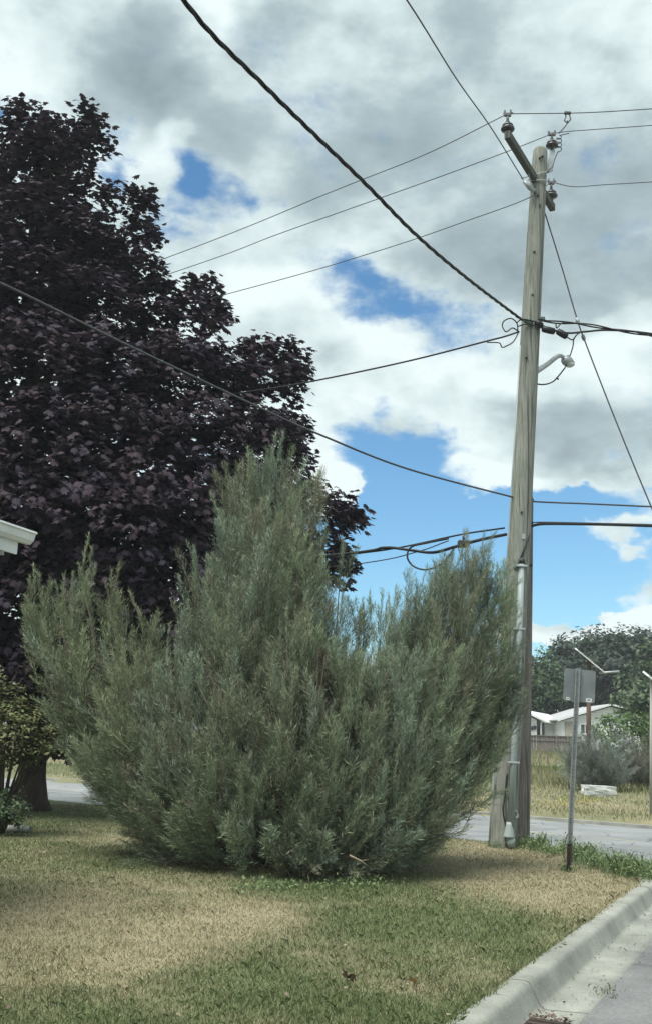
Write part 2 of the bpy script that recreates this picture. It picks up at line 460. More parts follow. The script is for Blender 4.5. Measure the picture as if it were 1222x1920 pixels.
def P2(s, t, z): p = n1_ + cn * s + cd * t; return Vector((p.x, p.y, z))
def PK(e, t, z): p = k1 + kn * e + kd * t; return Vector((p.x, p.y, z))
def asphalt(name, c1, c2, crack, scale_crack, cw):
    mt, nt, b = new_mat(name)
    N = nt.nodes.new; L = nt.links.new
    tc = N('ShaderNodeTexCoord')
    n0 = N('ShaderNodeTexNoise'); n0.inputs['Scale'].default_value = 55; n0.inputs['Detail'].default_value = 6; n0.inputs['Roughness'].default_value = .75; L(tc.outputs['Object'], n0.inputs['Vector'])
    nb = N('ShaderNodeTexNoise'); nb.inputs['Scale'].default_value = .9; nb.inputs['Detail'].default_value = 7; L(tc.outputs['Object'], nb.inputs['Vector'])
    ad = N('ShaderNodeMath'); ad.operation = 'MULTIPLY_ADD'; ad.inputs[1].default_value = .45; L(n0.outputs['Fac'], ad.inputs[0])
    mu = N('ShaderNodeMath'); mu.operation = 'MULTIPLY'; mu.inputs[1].default_value = .55; L(nb.outputs['Fac'], mu.inputs[0]); L(mu.outputs[0], ad.inputs[2])
    r = N('ShaderNodeValToRGB'); r.color_ramp.elements[0].position = .40; r.color_ramp.elements[1].position = .62
    r.color_ramp.elements[0].color = (*c1, 1); r.color_ramp.elements[1].color = (*c2, 1); L(ad.outputs[0], r.inputs[0])
    wn = N('ShaderNodeTexNoise'); wn.inputs['Scale'].default_value = 1.2; wn.inputs['Detail'].default_value = 6; L(tc.outputs['Object'], wn.inputs['Vector'])
    wv = N('ShaderNodeVectorMath'); wv.operation = 'MULTIPLY_ADD'; wv.inputs[1].default_value = (1.2, 1.2, 0); L(wn.outputs['Color'], wv.inputs[0]); L(tc.outputs['Object'], wv.inputs[2])
    vo = N('ShaderNodeTexVoronoi'); vo.feature = 'DISTANCE_TO_EDGE'; vo.inputs['Scale'].default_value = scale_crack; L(wv.outputs[0], vo.inputs['Vector'])
    ms = N('ShaderNodeTexNoise'); ms.inputs['Scale'].default_value = .5; L(tc.outputs['Object'], ms.inputs['Vector'])
    mc = N('ShaderNodeMapRange'); mc.inputs['From Min'].default_value = cw; mc.inputs['From Max'].default_value = cw * .3; L(vo.outputs['Distance'], mc.inputs['Value'])
    mm = N('ShaderNodeMapRange'); mm.inputs['From Min'].default_value = .42; mm.inputs['From Max'].default_value = .55; L(ms.outputs['Fac'], mm.inputs['Value'])
    m2 = N('ShaderNodeMath'); m2.operation = 'MULTIPLY'; L(mc.outputs[0], m2.inputs[0]); L(mm.outputs[0], m2.inputs[1])
    mx = N('ShaderNodeMix'); mx.data_type = 'RGBA'; L(m2.outputs[0], mx.inputs['Factor']); L(r.outputs[0], mx.inputs['A']); mx.inputs['B'].default_value = (*crack, 1)
    L(mx.outputs['Result'], b.inputs['Base Color']); b.inputs['Roughness'].default_value = .85
    bp = N('ShaderNodeBump'); bp.inputs['Strength'].default_value = .35; bp.inputs['Distance'].default_value = .01; L(n0.outputs['Fac'], bp.inputs['Height']); L(bp.outputs[0], b.inputs['Normal'])
    return mt
M_ASPH_FAR = asphalt('sky_glare_asphalt', (.165, .18, .185), (.25, .268, .268), (.09, .095, .10), .55, .016)  # sky glare on the cross street is put into this paler colour
M_ASPH = asphalt('asphalt', (.075, .078, .078), (.225, .228, .228), (.05, .05, .055), .5, .006)
mb = MB(); mb.add([P2(-.05, -150, ROAD_Z), P2(-.05, 150, ROAD_Z), P2(ROAD_W + .02, 150, ROAD_Z), P2(ROAD_W + .02, -150, ROAD_Z)], [(0, 1, 2, 3)])
tag(mb.build('cross_street', M_ASPH_FAR), kind='structure')
tE = (n1_ - k1).dot(kd)
mb = MB(); vs = []
for t in [-60, -20] + list(np.arange(-6, T0_, .07)) + list(np.arange(T0_, 9.34, .25)) + [9.36, 9.43, 11, 20]:
    e0 = .527 * (1 + .5 * min(max(0, t - T0_), RC_ * .97) / RC_) + float(bend(t)) if t < KERB_END else float(bend(t)) + .03
    z = ROAD_Z - (.016 if t < 5 else .007)
    if -7 < t < T0_: e0 += .022 * (float(fbm(t * 4, 0.3, 4, 5)) - .55)
    vs += [PK(e0, t, z), PK(9, t, z)]
mb.add(vs, [(2 * k, 2 * k + 1, 2 * k + 3, 2 * k + 2) for k in range(len(vs) // 2 - 1)])
tag(mb.build('street', M_ASPH), kind='structure')
# faded centre line
M_LINE = mat('faded_yellow_paint', (.30, .31, .28), (.46, .42, .25), 5, .8, contrast=(.45, .6))
mb = MB()
for t0 in range(-60, 60, 1):
    if t0 % 7 in (5,): continue
    mb.add([P2(ROAD_W * .5 + d, t0 + k, ROAD_Z + .004) for d, k in ((-.05, 0), (-.05, .97), (.05, .97), (.05, 0))], [(0, 1, 2, 3)])
tag(mb.build('road_marking', M_LINE), kind='structure')

# kerb and gutter, swept along the street edge with contraction joints
def concrete(name, c1, c2):
    mt, nt, b = new_mat(name)
    N = nt.nodes.new; L = nt.links.new
    tc = N('ShaderNodeTexCoord')
    a = N('ShaderNodeTexNoise'); a.inputs['Scale'].default_value = 1.7; a.inputs['Detail'].default_value = 9; a.inputs['Roughness'].default_value = .65; L(tc.outputs['Object'], a.inputs['Vector'])
    c = N('ShaderNodeTexNoise'); c.inputs['Scale'].default_value = 90; c.inputs['Detail'].default_value = 4; L(tc.outputs['Object'], c.inputs['Vector'])
    s_ = N('ShaderNodeMath'); s_.operation = 'MULTIPLY_ADD'; s_.inputs[1].default_value = .35; L(c.outputs['Fac'], s_.inputs[0])
    mu = N('ShaderNodeMath'); mu.operation = 'MULTIPLY'; mu.inputs[1].default_value = .65; L(a.outputs['Fac'], mu.inputs[0]); L(mu.outputs[0], s_.inputs[2])
    r = N('ShaderNodeValToRGB'); e = r.color_ramp.elements
    e[0].position, e[0].color = .34, (*c1, 1); e[1].position, e[1].color = .62, (*c2, 1); L(s_.outputs[0], r.inputs[0])
    L(r.outputs[0], b.inputs['Base Color']); b.inputs['Roughness'].default_value = .85; b.inputs['Specular IOR Level'].default_value = .2
    bp = N('ShaderNodeBump'); bp.inputs['Strength'].default_value = .5; bp.inputs['Distance'].default_value = .008; L(c.outputs['Fac'], bp.inputs['Height']); L(bp.outputs[0], b.inputs['Normal'])
    return mt
M_CONC = concrete('concrete', (.145, .152, .135), (.31, .322, .285))
def kerb():
    prof = [(-.04, -.10), (-.035, .012), (-.02, .022), (.03, .024), (.08, .024), (.102, .023), (.122, .016), (.136, .003), (.146, -.015), (.166, -.06), (.196, -.118), (.205, -.131), (.222, -.141), (.25, -.145), (.40, -.138), (.53, -.131), (.535, -.20)]
    ts = []; t = -12.0
    joints = [-11, -8, -5, -2.3, .75, 1.25, 4.1, 7.1]
    m = MB(); ends = [-12.0] + joints + [KERB_END]
    for a_, b_ in zip(ends[:-1], ends[1:]):
        a_, b_ = a_ + .005, b_ - .005
        ts = np.linspace(a_, b_, max(2, int((b_ - a_) / .2))); vs = []
        dz = random.uniform(-.004, .004); de = random.uniform(-.005, .005)
        for t in ts:
            end = float(sstep(KERB_END - 1.3, KERB_END, t)); q = min(t - a_, b_ - t)
            for e, z in prof:
                chip = -.004 if q < .02 else 0
                wob = .003 * math.sin(t * 3.1 + e * 9) + de
                vs.append(PK(e * (1 + .5 * max(0, t - T0_) / RC_) + float(bend(t)) + (wob if e < .25 else 0), t, z + dz + chip - .07 * end * (1 if e < .2 else 0)))
        n = len(prof); nt_ = len(ts)
        m.add(vs, [(i * n + k, i * n + k + 1, (i + 1) * n + k + 1, (i + 1) * n + k) for i in range(nt_ - 1) for k in range(n - 1)], True)
        m.add(vs[:n], [tuple(range(n))]); m.add(vs[-n:], [tuple(range(n))])
    tag(m.build('kerb', M_CONC), kind='structure')
    # far kerb of the cross street
    m = MB(); vs = []
    for t in np.arange(-80, 80, 2.0):
        for s, z in ((ROAD_W - .02, ROAD_Z - .03), (ROAD_W - .01, ROAD_Z + .075), (ROAD_W + .14, ROAD_Z + .08), (ROAD_W + .16, ROAD_Z - .03)):
            vs.append(P2(s, t, z))
    k = len(vs) // 4
    m.add(vs, [(i * 4 + j, i * 4 + j + 1, i * 4 + j + 5, i * 4 + j + 4) for i in range(k - 1) for j in range(3)])
    tag(m.build('far_kerb', M_CONC), kind='structure')
kerb()

# ------------------------------------------------------------------ grass
def blades(name, x, y, h, w, lean, col, kind='stuff', zoff=0.0, mat_=None):
    n = len(x); z = np.maximum(gz(x, y), ROAD_Z - .02) + zoff - .004
    a = RNG.uniform(0, 2 * np.pi, n)
    ca, sa = np.cos(a) * w / 2, np.sin(a) * w / 2
    b = RNG.uniform(0, 2 * np.pi, n); lx, ly = np.cos(b) * lean * h, np.sin(b) * lean * h
    V = np.empty((n, 5, 3))
    V[:, 0] = np.stack([x - ca, y - sa, z], 1); V[:, 1] = np.stack([x + ca, y + sa, z], 1)
    mx_, my_ = x + lx * .35, y + ly * .35
    V[:, 2] = np.stack([mx_ + ca * .8, my_ + sa * .8, z + h * .6], 1); V[:, 3] = np.stack([x + lx, y + ly, z + h * np.sqrt(np.clip(1 - lean ** 2 * .5, .1, 1))], 1)
    V[:, 4] = np.stack([mx_ - ca * .8, my_ - sa * .8, z + h * .6], 1)
    F = np.arange(n * 5).reshape(n, 5)
    o = mesh_np(name, V.reshape(-1, 3), F, mat_ or M_GRASS, None, np.repeat(col, 5, axis=0))
    return tag(o, kind=kind)
def lawn():
    N = 330000
    u = RNG.random(N)
    y = 5.0 * (24 / 5.0) ** u
    x = (RNG.random(N) - .5) * (y * .72 + 2.0)
    s, e = S(x, y), E(x, y)
    keep = (s < -.02) & (e < .01 + .05 * (fbm(x * 4, y * 4, 2, 8) - .45))
    x, y = x[keep], y[keep]; n = len(x)
    d = dryness(x, y) + RNG.normal(0, .22, n)
    d = np.clip(d, 0, 1)[:, None]
    g1 = np.array([.118, .165, .07]); g2 = np.array([.41, .365, .245])
    col = (g1 * (1 - d) + g2 * d) * RNG.uniform(.75, 1.28, n)[:, None]
    du = duff(x, y); col = col * (1 - .75 * du[:, None]) + np.array([.085, .066, .047]) * .75 * du[:, None]
    h = RNG.uniform(.018, .05, n) * (.75 + 1.1 * np.clip(fbm(x * 2.2, y * 2.2, 3, 3) - .25, 0, 1)) * (1 - .55 * du) * (1.15 - .35 * d[:, 0])
    edge = np.clip(1 + 3 * (E(x, y) + .12) / .12, 0, 1) * (E(x, y) > -.12)
    h *= 1 + .5 * edge
    w = RNG.uniform(.0035, .007, n) * np.clip(y / 9, 1, 2)
    blades('grass', x, y, h, w, RNG.uniform(.2, 1.1, n), col)
lawn()
def tall_grass():
    N = 95000
    Y = RNG.uniform(23, 78, N); px = RNG.uniform(-150, 1300, N)
    x = (px - CX) / F_PX * Y
    s = S(x, Y) - ROAD_W
    keep = (s > .3)
    x, Y, s = x[keep], Y[keep], s[keep]
    dens = fbm(x * .3, Y * .3, 3, 61)
    mown = s < 9
    h = np.where(mown, RNG.uniform(.04, .10, len(x)), RNG.uniform(.22, .6, len(x)) * (.5 + dens))
    h = np.where((s > 19) & (s < 27.5), h * .45, h); h = np.where((s > 9) & (s < 11.5), h * .6, h)
    t = T(x, Y)
    path = (np.abs(s - 28 - 1.0 * np.sin(t * .2)) < 1.1)
    keep = ~path
    x, Y, s, h, mown = x[keep], Y[keep], s[keep], h[keep], mown[keep]
    d = np.clip(far_col(x, Y) + .0 + RNG.normal(0, .18, len(x)), 0, 1)
    d = np.where((s > 18) & (s < 26), d * .35, d)
    d = d[:, None]
    col = (np.array([.12, .17, .055]) * (1 - d) + np.array([.37, .33, .225]) * d) * RNG.uniform(.7, 1.3, len(x))[:, None]
    blades('tall_grass', x, Y, h, RNG.uniform(.012, .03, len(x)), RNG.uniform(.05, .6, len(x)), col)
    # gravel track through the field
    m = MB(); vs = []
    for t in np.arange(-40, 60, 1.5):
        for ds in (-1.0, 1.0):
            p = n1_ + cn * (ROAD_W + 28 + 1.0 * math.sin(t * .2) + ds) + cd * t
            vs.append((p.x, p.y, float(gz(p.x, p.y)) + .03))
    k = len(vs) // 2
    m.add(vs, [(2 * i, 2 * i + 1, 2 * i + 3, 2 * i + 2) for i in range(k - 1)])
    tag(m.build('track', mat('track_gravel', (.26, .26, .24), (.38, .37, .34), 12, .95)), kind='structure')
tall_grass()
def yellow_flowers():
    n = 320
    c = [(870, 1518, 40, 5), (1055, 1510, 50, 5), (1100, 1508, 40, 4), (1020, 1545, 30, 3)]
    xs, ys = [], []
    for px, py, rx, ry in c:
        for _ in range(n // 4):
            p = g(px + random.gauss(0, rx * .6), py + random.gauss(0, ry * .6), 0.05); xs.append(p.x); ys.append(p.y)
    xs, ys = np.array(xs), np.array(ys)
    k = S(xs, ys) > ROAD_W + .3; xs, ys = xs[k], ys[k]
    col = np.tile(np.array([[.50, .45, .10]]), (len(xs), 1)) * RNG.uniform(.6, 1.2, len(xs))[:, None]
    blades('flowers', xs, ys, RNG.uniform(.03, .09, len(xs)), RNG.uniform(.02, .05, len(xs)), RNG.uniform(.6, 1.0, len(xs)), col)
yellow_flowers()

# ------------------------------------------------------------------ foliage builders
def rot_to(dirs, spin):
    """(n,3) unit dirs -> (n,3,3) matrices taking +Z to dir with a spin"""
    d = dirs / np.linalg.norm(dirs, axis=1, keepdims=True)
    a = np.where(np.abs(d[:, 2:3]) < .95, np.array([[0, 0, 1.]]), np.array([[1., 0, 0]]))
    u = np.cross(a, d); u /= np.linalg.norm(u, axis=1, keepdims=True)
    v = np.cross(d, u)
    c, s = np.cos(spin)[:, None], np.sin(spin)[:, None]
    return np.stack([u * c + v * s, -u * s + v * c, d], axis=2)
def rand_dirs(n, rng=RNG):
    v = rng.normal(size=(n, 3)); return v / np.linalg.norm(v, axis=1, keepdims=True)
def plume_template(seed, nb=34, nt=8, narrow=1.0):
    """feathery juniper spray, unit length along +Z: returns diamonds (m,4,3) and brightness (m,)"""
    r = np.random.default_rng(seed); D = []; B = []
    def diamond(p, d, L, w):
        d = d / np.linalg.norm(d)
        u = np.cross(d, r.normal(size=3)); u /= np.linalg.norm(u)
        D.append([p, p + d * L * .3 + u * w / 2, p + d * L, p + d * L * .3 - u * w / 2])
    bend = r.normal(0, .12, 2)
    for i in range(nb):
        h = (i + r.random()) / nb
        ax = np.array([bend[0] * h * h, bend[1] * h * h, h])
        az = i * 2.4 + r.normal(0, .5); an = R(r.uniform(16, 44)) * (1.1 - .45 * h) * narrow
        d = np.array([math.sin(an) * math.cos(az), math.sin(an) * math.sin(az), math.cos(an)])
        L = (.12 + .30 * (1 - h) ** .8) * r.uniform(.7, 1.25) * narrow ** .8
        for k in range(nt):
            t = (k + .3 + .5 * r.random()) / nt
            p = ax + d * L * t
            dd = d + r.normal(0, .48, 3) + np.array([0, 0, .3])
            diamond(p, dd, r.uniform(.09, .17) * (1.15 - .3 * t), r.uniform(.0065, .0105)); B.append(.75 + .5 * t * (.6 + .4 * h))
    for k in range(5):
        h = .2 * k; diamond(np.array([bend[0] * h * h, bend[1] * h * h, h]), np.array([bend[0] * h, bend[1] * h, 1.]), .24, .018); B.append(.55 + .5 * h)
    return np.array(D), np.array(B)
PL = [plume_template(100 + i) for i in range(8)] + [plume_template(300 + i, 28, 6, .5) for i in range(4)]
def plumes(pos, dirs, length, col, sprig=None):
    """instances of plumes -> verts, faces, colours"""
    n = len(pos); Vs = []; Cs = []
    which = RNG.integers(0, 8, n); spin = RNG.uniform(0, 6.28, n)
    if sprig is not None: which = np.where(sprig, RNG.integers(8, len(PL), n), which)
    Rm = rot_to(dirs, spin)
    for k, (D, B) in enumerate(PL):
        i = np.where(which == k)[0]
        if not len(i): continue
        P = D.reshape(-1, 3)
        W = np.einsum('nij,mj->nmi', Rm[i], P) * length[i, None, None] + pos[i, None, :]
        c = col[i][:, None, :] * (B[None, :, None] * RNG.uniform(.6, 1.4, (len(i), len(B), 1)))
        Vs.append(W.reshape(-1, 3)); Cs.append(np.repeat(c.reshape(-1, 3), 4, axis=0))
    V = np.concatenate(Vs); return V, np.arange(len(V)).reshape(-1, 4), np.concatenate(Cs)

# ------------------------------------------------------------------ the big juniper
def juniper():
    base = g(560, 1630); base = Vector((base.x, base.y + .6, 0))
    Yb = base.y
    print('juniper base', base)
    root = empty('juniper', base, 'huge feathery grey-green juniper bush with ragged upright tips on the lawn', 'bush')
    # leaders: tip (px,py), depth offset, belly radius in px, number of plumes
    LD = [
        (150, 1040, .1, 70, 60), (62, 1075, .2, 50, 44), (105, 1120, -.3, 70, 50), (205, 1110, -.2, 60, 48), (268, 1150, .0, 45, 36), (52, 1145, .3, 38, 26),
        (365, 1010, .3, 65, 60), (390, 1085, -.5, 75, 60), (470, 865, .1, 60, 60), (545, 850, .2, 62, 60), (440, 1000, -.2, 70, 60), (545, 930, -.1, 80, 70), (480, 1010, -.7, 80, 60), (455, 850, .2, 75, 85), (515, 830, .35, 80, 95), (500, 930, -.4, 90, 85), (588, 880, .3, 60, 60), (425, 950, .0, 70, 60), (560, 990, -.5, 80, 60),
        (640, 1025, .3, 55, 55), (610, 1090, -.4, 80, 60), (690, 1100, .2, 42, 34), (740, 1100, .3, 34, 26), (715, 1150, -.2, 65, 60), (770, 1130, -.2, 60, 50),
        (795, 1075, .2, 66, 70), (830, 1050, -.2, 66, 60), (850, 1030, .2, 65, 60), (885, 1010, -.1, 60, 50), (905, 1000, .1, 60, 70), (940, 1050, .3, 48, 52), (950, 1110, -.1, 50, 50), (860, 1110, -.4, 80, 60), (965, 1190, .2, 42, 44),
        (966, 1270, .2, 45, 44), (935, 1350, -.1, 50, 44), (885, 1410, .2, 50, 40), (890, 1300, -.5, 80, 50), (850, 1475, .1, 42, 34), (820, 1530, .0, 40, 28), (800, 1575, .1, 32, 18),
        (130, 1230, .2, 60, 46), (140, 1330, .2, 55, 46), (160, 1420, .1, 50, 40), (205, 1485, .1, 42, 34), (265, 1535, .1, 40, 28), (350, 1570, .1, 36, 20),
        # front tongues
        (230, 1230, -.8, 90, 60), (330, 1240, -1.0, 90, 64), (300, 1360, -1.2, 90, 56), (210, 1370, -.7, 80, 50), (440, 1170, -.9, 90, 66), (540, 1130, -1.0, 90, 66), (430, 1300, -1.4, 95, 60), (550, 1270, -1.5, 95, 60),
        (650, 1210, -1.1, 90, 60), (660, 1330, -1.6, 95, 58), (760, 1230, -1.1, 90, 60), (830, 1210, -.9, 80, 54), (770, 1340, -1.5, 90, 56), (850, 1370, -1.1, 80, 50), (520, 1400, -1.8, 95, 50), (400, 1430, -1.6, 90, 46),
        (620, 1450, -1.8, 90, 46), (740, 1450, -1.6, 85, 46), (820, 1480, -1.2, 70, 40), (290, 1470, -1.2, 75, 40), (460, 1530, -1.8, 75, 32), (590, 1550, -1.9, 75, 34), (700, 1540, -1.7, 75, 36), (780, 1560, -1.3, 60, 30), (360, 1540, -1.3, 65, 26),
        (660, 1615, -1.7, 55, 24), (560, 1620, -1.8, 50, 20), (740, 1600, -1.4, 50, 24),
        # back
        (300, 1200, 1.0, 90, 40), (480, 1100, 1.2, 100, 50), (600, 1200, 1.3, 100, 46), (770, 1220, 1.2, 100, 46), (870, 1250, .9, 80, 36), (400, 1300, 1.3, 100, 40), (650, 1350, 1.4, 100, 40), (220, 1350, .9, 80, 36), (820, 1400, 1.0, 80, 34),
    ]
    pos, dirs, ln, col = [], [], [], []
    stems = MB(); sprig_ids = set()
    GRN = np.array([.192, .238, .150]); BLU = np.array([.195, .255, .205]); BRN = np.array([.200, .185, .135])
    YEL = np.array([.235, .265, .160])
    for (px, py, dy, rad, n) in LD:
        tip = at(px, py, Yb + dy)
        pm = Yb / F_PX
        out = Vector((tip.x - base.x, tip.y - base.y, 0))
        ctrl = base + out * .85 + Vector((0, 0, max(tip.z * .28, .12)))
        b0 = base + out * .05 + Vector((0, 0, .05))
        def bez(t): return b0 * (1 - t) ** 2 + ctrl * (2 * t * (1 - t)) + tip * t * t
        def tan(t): return ((ctrl - b0) * (1 - t) + (tip - ctrl) * t).normalized()
        stems.tube([bez(t) for t in np.linspace(0, .9, 8)], [.045 * (1 - t * .85) for t in np.linspace(0, 1, 8)], 5)
        lc = GRN * (1 + random.uniform(-.16, .16))
        tint = random.random()
        if tint < .25: lc = lc * .6 + BLU * .4
        elif tint < .55: lc = lc * .6 + BRN * .4
        if px < 330 and py < 1250: lc = lc * .4 + YEL * .6
        L = (tip - b0).length
        for k in range(int(n * (1.15 if py < 1000 else 1.5 if px > 780 and py < 1250 else .78))):
            t = random.random() ** .62 * (.62 if dy < -.35 else .80) + (.36 if dy < -.35 else .19)
            if t > .93: t = random.uniform(.5, .97)
            prof = min(1, (t / .45) ** .8) * max(.0, (1 - ((t - .45) / .58) ** 2 if t > .45 else 1)) ** .75
            rr = rad * .80 * pm * prof * math.sqrt(random.uniform(.4, 1.0))
            dvec = tan(t); u, v, _ = frame(dvec); a = random.uniform(0, 6.283)
            o = u * math.cos(a) + v * math.sin(a)
            p = bez(t) + o * rr
            if p.z < .12: p.z = .12 + random.random() * .15
            ll = random.uniform(.42, .92) * (1.0 if t < .75 else .8)
            dd = dvec * .9 + o * random.uniform(.15, .6) * (1.25 - t) + Vector((0, 0, .32)) + Vector(rand_dirs(1)[0]) * .3
            dd.normalize()
            # end roughly at p + something but never beyond the tip
            p = p - dd * ll * .35
            if (p + dd * ll).z > tip.z + .12 and t > .6: ll *= .7
            pos.append(p); dirs.append(dd); ln.append(ll)
            c = lc * random.uniform(.72, 1.28)
            if random.random() < .12: c = c * .4 + BRN * .6
            if random.random() < .12: c = c * .4 + BLU * 1.1 * .6
            col.append(c)
        for k in range(7):       # tip sprigs
            tt = random.uniform(.7, .95); sprig_ids.add(len(pos))
            pos.append(bez(tt) + Vector(rand_dirs(1)[0]) * rad * pm * (1 - tt) * 1.2); dirs.append(tan(1) * .6 + Vector((0, 0, .7)) + Vector(rand_dirs(1)[0]) * .3); ln.append(random.uniform(.4, .7)); col.append(lc * 1.1)
    # inner dry wood and brown inner sprays
    for k in range(420):
        a = random.uniform(0, 6.283); t = random.random()
        h = random.uniform(.2, 2.1); rr = (.5 + .55 * h) * math.sqrt(random.random()) * .85
        p = base + Vector((math.cos(a) * rr * 1.15 + .05 * h, math.sin(a) * rr * .7, h))
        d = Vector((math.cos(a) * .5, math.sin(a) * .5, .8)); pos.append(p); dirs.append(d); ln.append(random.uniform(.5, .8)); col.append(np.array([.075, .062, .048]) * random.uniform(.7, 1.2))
    for k in range(60):
        a = random.uniform(0, 6.283); d = Vector((math.cos(a), math.sin(a) * .8, random.uniform(.15, .9))); 
        q = base + Vector((0, 0, .1)); pts = [q + d * (tt * 2.2) + Vector((0, 0, tt * tt * .6)) + Vector(rand_dirs(1)[0]) * .07 for tt in (0.05, .3, .6, 1)]
        stems.tube(pts, [.025, .018, .012, .005], 5)
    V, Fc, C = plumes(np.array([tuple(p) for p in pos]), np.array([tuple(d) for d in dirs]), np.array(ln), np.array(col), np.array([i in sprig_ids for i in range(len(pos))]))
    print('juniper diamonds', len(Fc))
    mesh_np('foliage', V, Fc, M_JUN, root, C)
    stems.build('stems', M_TWIG, root)
    # a broken dry twig on its front
    m = MB(); pts = [at(655, 1604, Yb - 2.1), at(675, 1614, Yb - 2.15), at(690, 1624, Yb - 2.15)]
    m.tube(pts, [.014, .012, .004], 6); m.tube([pts[1], at(690, 1612, Yb - 2.15)], [.007, .003], 5)
    m.build('broken_twig', mat('pale_dead_wood', (.15, .12, .085), (.22, .18, .13), 25, .8), root)
juniper()

# ------------------------------------------------------------------ maple
def maple_leaf():
    half = [(0, -.42), (.13, -.36), (.36, -.38), (.27, -.22), (.50, -.08), (.33, .04), (.44, .30), (.20, .22), (.15, .36), (0, .62)]
    pts = half + [(-x, y) for x, y in half[-2:0:-1]]
    V = [(0, 0, 0)] + [(x, y, -abs(x) * .35 - max(0, y) ** 2 * .25) for x, y in pts]
    n = len(pts)
    F = [(0, 1 + i, 1 + (i + 1) % n) for i in range(n)]
    return np.array(V), np.array(F)
def leaf_instances(tmpl, pos, normal, tipdir, size, col):
    V0, F0 = tmpl; n = len(pos)
    N_ = normal / np.linalg.norm(normal, axis=1, keepdims=True)
    Yv = tipdir - N_ * np.sum(tipdir * N_, axis=1, keepdims=True)
    Yv /= np.linalg.norm(Yv, axis=1, keepdims=True) + 1e-9
    Xv = np.cross(Yv, N_)
    W = (V0[None, :, 0:1] * Xv[:, None] + V0[None, :, 1:2] * Yv[:, None] + V0[None, :, 2:3] * N_[:, None]) * size[:, None, None] + pos[:, None]
    k = len(V0)
    F = (F0[None] + (np.arange(n) * k)[:, None, None]).reshape(-1, F0.shape[1])
    return W.reshape(-1, 3), F, np.repeat(col, k, axis=0)
def maple():
    tb = g(66, 1520); Y0 = tb.y
    print('maple base', tb)
    root = empty('maple_tree', (tb.x, tb.y, float(gz(tb.x, tb.y))), 'tall dark purple-leaved maple tree behind the juniper', 'tree')
    # crown blobs: px, py, depth offset, radius px
    BLB = [(55, 240, 0, 55), (150, 235, .3, 45), (100, 300, -.3, 80), (30, 330, .2, 90), (180, 275, .2, 36), (165, 380, -.5, 60), (60, 430, -.9, 110), (150, 470, -.8, 85), (255, 390, .2, 42), (262, 440, 0, 40), (240, 520, -.5, 80),
           (-60, 350, 0, 100), (-40, 500, -1, 130), (60, 560, -1.4, 120), (170, 590, -1.3, 105), (290, 560, -.4, 60), (380, 545, .2, 34), (345, 610, -.6, 75), (395, 590, 0, 34), (-80, 680, -1.2, 150),
           (60, 700, -2.0, 130), (200, 720, -1.9, 120), (330, 710, -1.3, 100), (430, 700, -.5, 70), (482, 672, 0, 44), (528, 672, .2, 40), (545, 712, .1, 32), (500, 740, -.4, 75), (-60, 850, -2, 150),
           (80, 850, -2.5, 140), (230, 860, -2.6, 130), (370, 840, -2.0, 115), (480, 830, -1.0, 90), (535, 810, .0, 52), (548, 860, .2, 40), (60, 1000, -2.7, 140), (210, 1000, -2.9, 140), (350, 980, -2.5, 130), (480, 960, -1.4, 110),
           (580, 960, -.2, 70), (640, 970, .3, 34), (660, 975, .3, 22), (600, 1040, .1, 60), (630, 1070, .4, 34), (540, 1090, .2, 80), (-80, 1050, -2.2, 150), (60, 1140, -2.4, 130), (200, 1140, -2.6, 130), (350, 1120, -2.3, 130), (470, 1140, -1.2, 100),
           (60, 1270, -1.8, 110), (180, 1270, -2.2, 110), (320, 1260, -2.0, 110), (450, 1260, -1, 90), (60, 1360, -.6, 70), (115, 1390, -.9, 34), (170, 1350, -1.6, 70), (-60, 1230, -1.8, 120),
           # middle and back layers
           (60, 330, 1.2, 90), (40, 520, 1.6, 150), (180, 520, 1.3, 90), (60, 720, 1.8, 170), (240, 700, 1.6, 130), (380, 740, 1.2, 100), (80, 920, 2.0, 180), (280, 920, 2.0, 150), (450, 880, 1.4, 100), (80, 1120, 2.0, 180), (300, 1120, 2.0, 160), (480, 1060, 1.4, 120),
           (80, 1280, 1.6, 140), (250, 1270, 1.8, 140), (400, 1260, 1.4, 110), (60, 620, 0, 150), (200, 800, 0, 150), (60, 1000, 0, 180), (300, 1040, 0, 160), (180, 1200, 0, 150), (-150, 700, 1, 180), (-180, 1000, 0, 200), (-120, 500, .5, 140)]
    pos, tip, seedc = [], [], []
    tw = MB()
    cpos = []
    for (px, py, dy, rad) in BLB:
        c = np.array(at(px, py, Y0 + dy)); r = rad * (Y0 + dy) / F_PX
        r *= .94; ncl = int(12 + 92 * (r / 1.2) ** 2.0)
        for _ in range(ncl):
            d = rand_dirs(1)[0]
            if d[2] < -.3 and random.random() < .5: d[2] *= -1
            rr = r * random.uniform(.45, 1.02) ** .6
            p = c + d * rr * np.array([1, 1, .92])
            cpos.append(p)
            out = d * .7 + np.array([p[0] - tb.x, p[1] - tb.y, 0]) * .12 + np.array([0, 0, .15])
            out /= np.linalg.norm(out)
            nl = random.randint(9, 15)
            shade = random.uniform(.82, 1.18); red = random.random()
            for k in range(nl):
                q = p + rand_dirs(1)[0] * random.uniform(.05, .26) + out * random.uniform(-.1, .2)
                pos.append(q); tip.append(out * .55 + np.array([0, 0, -.65]) + rand_dirs(1)[0] * .45); seedc.append((shade, red))
    pos = np.array(pos); tip = np.array(tip); sc = np.array(seedc); n = len(pos)
    nrm = np.array([0, -.12, .8]) + rand_dirs(n) * .55 + (pos - np.array([tb.x, tb.y, 6.5])) * .05
    red = sc[:, 1:2]
    col = (np.array([.044, .038, .054]) * (1 - red) + np.array([.054, .040, .046]) * red) * sc[:, :1] * RNG.uniform(.8, 1.25, n)[:, None]
    V, Fc, C = leaf_instances(maple_leaf(), pos, nrm, tip, RNG.uniform(.125, .215, n), col)
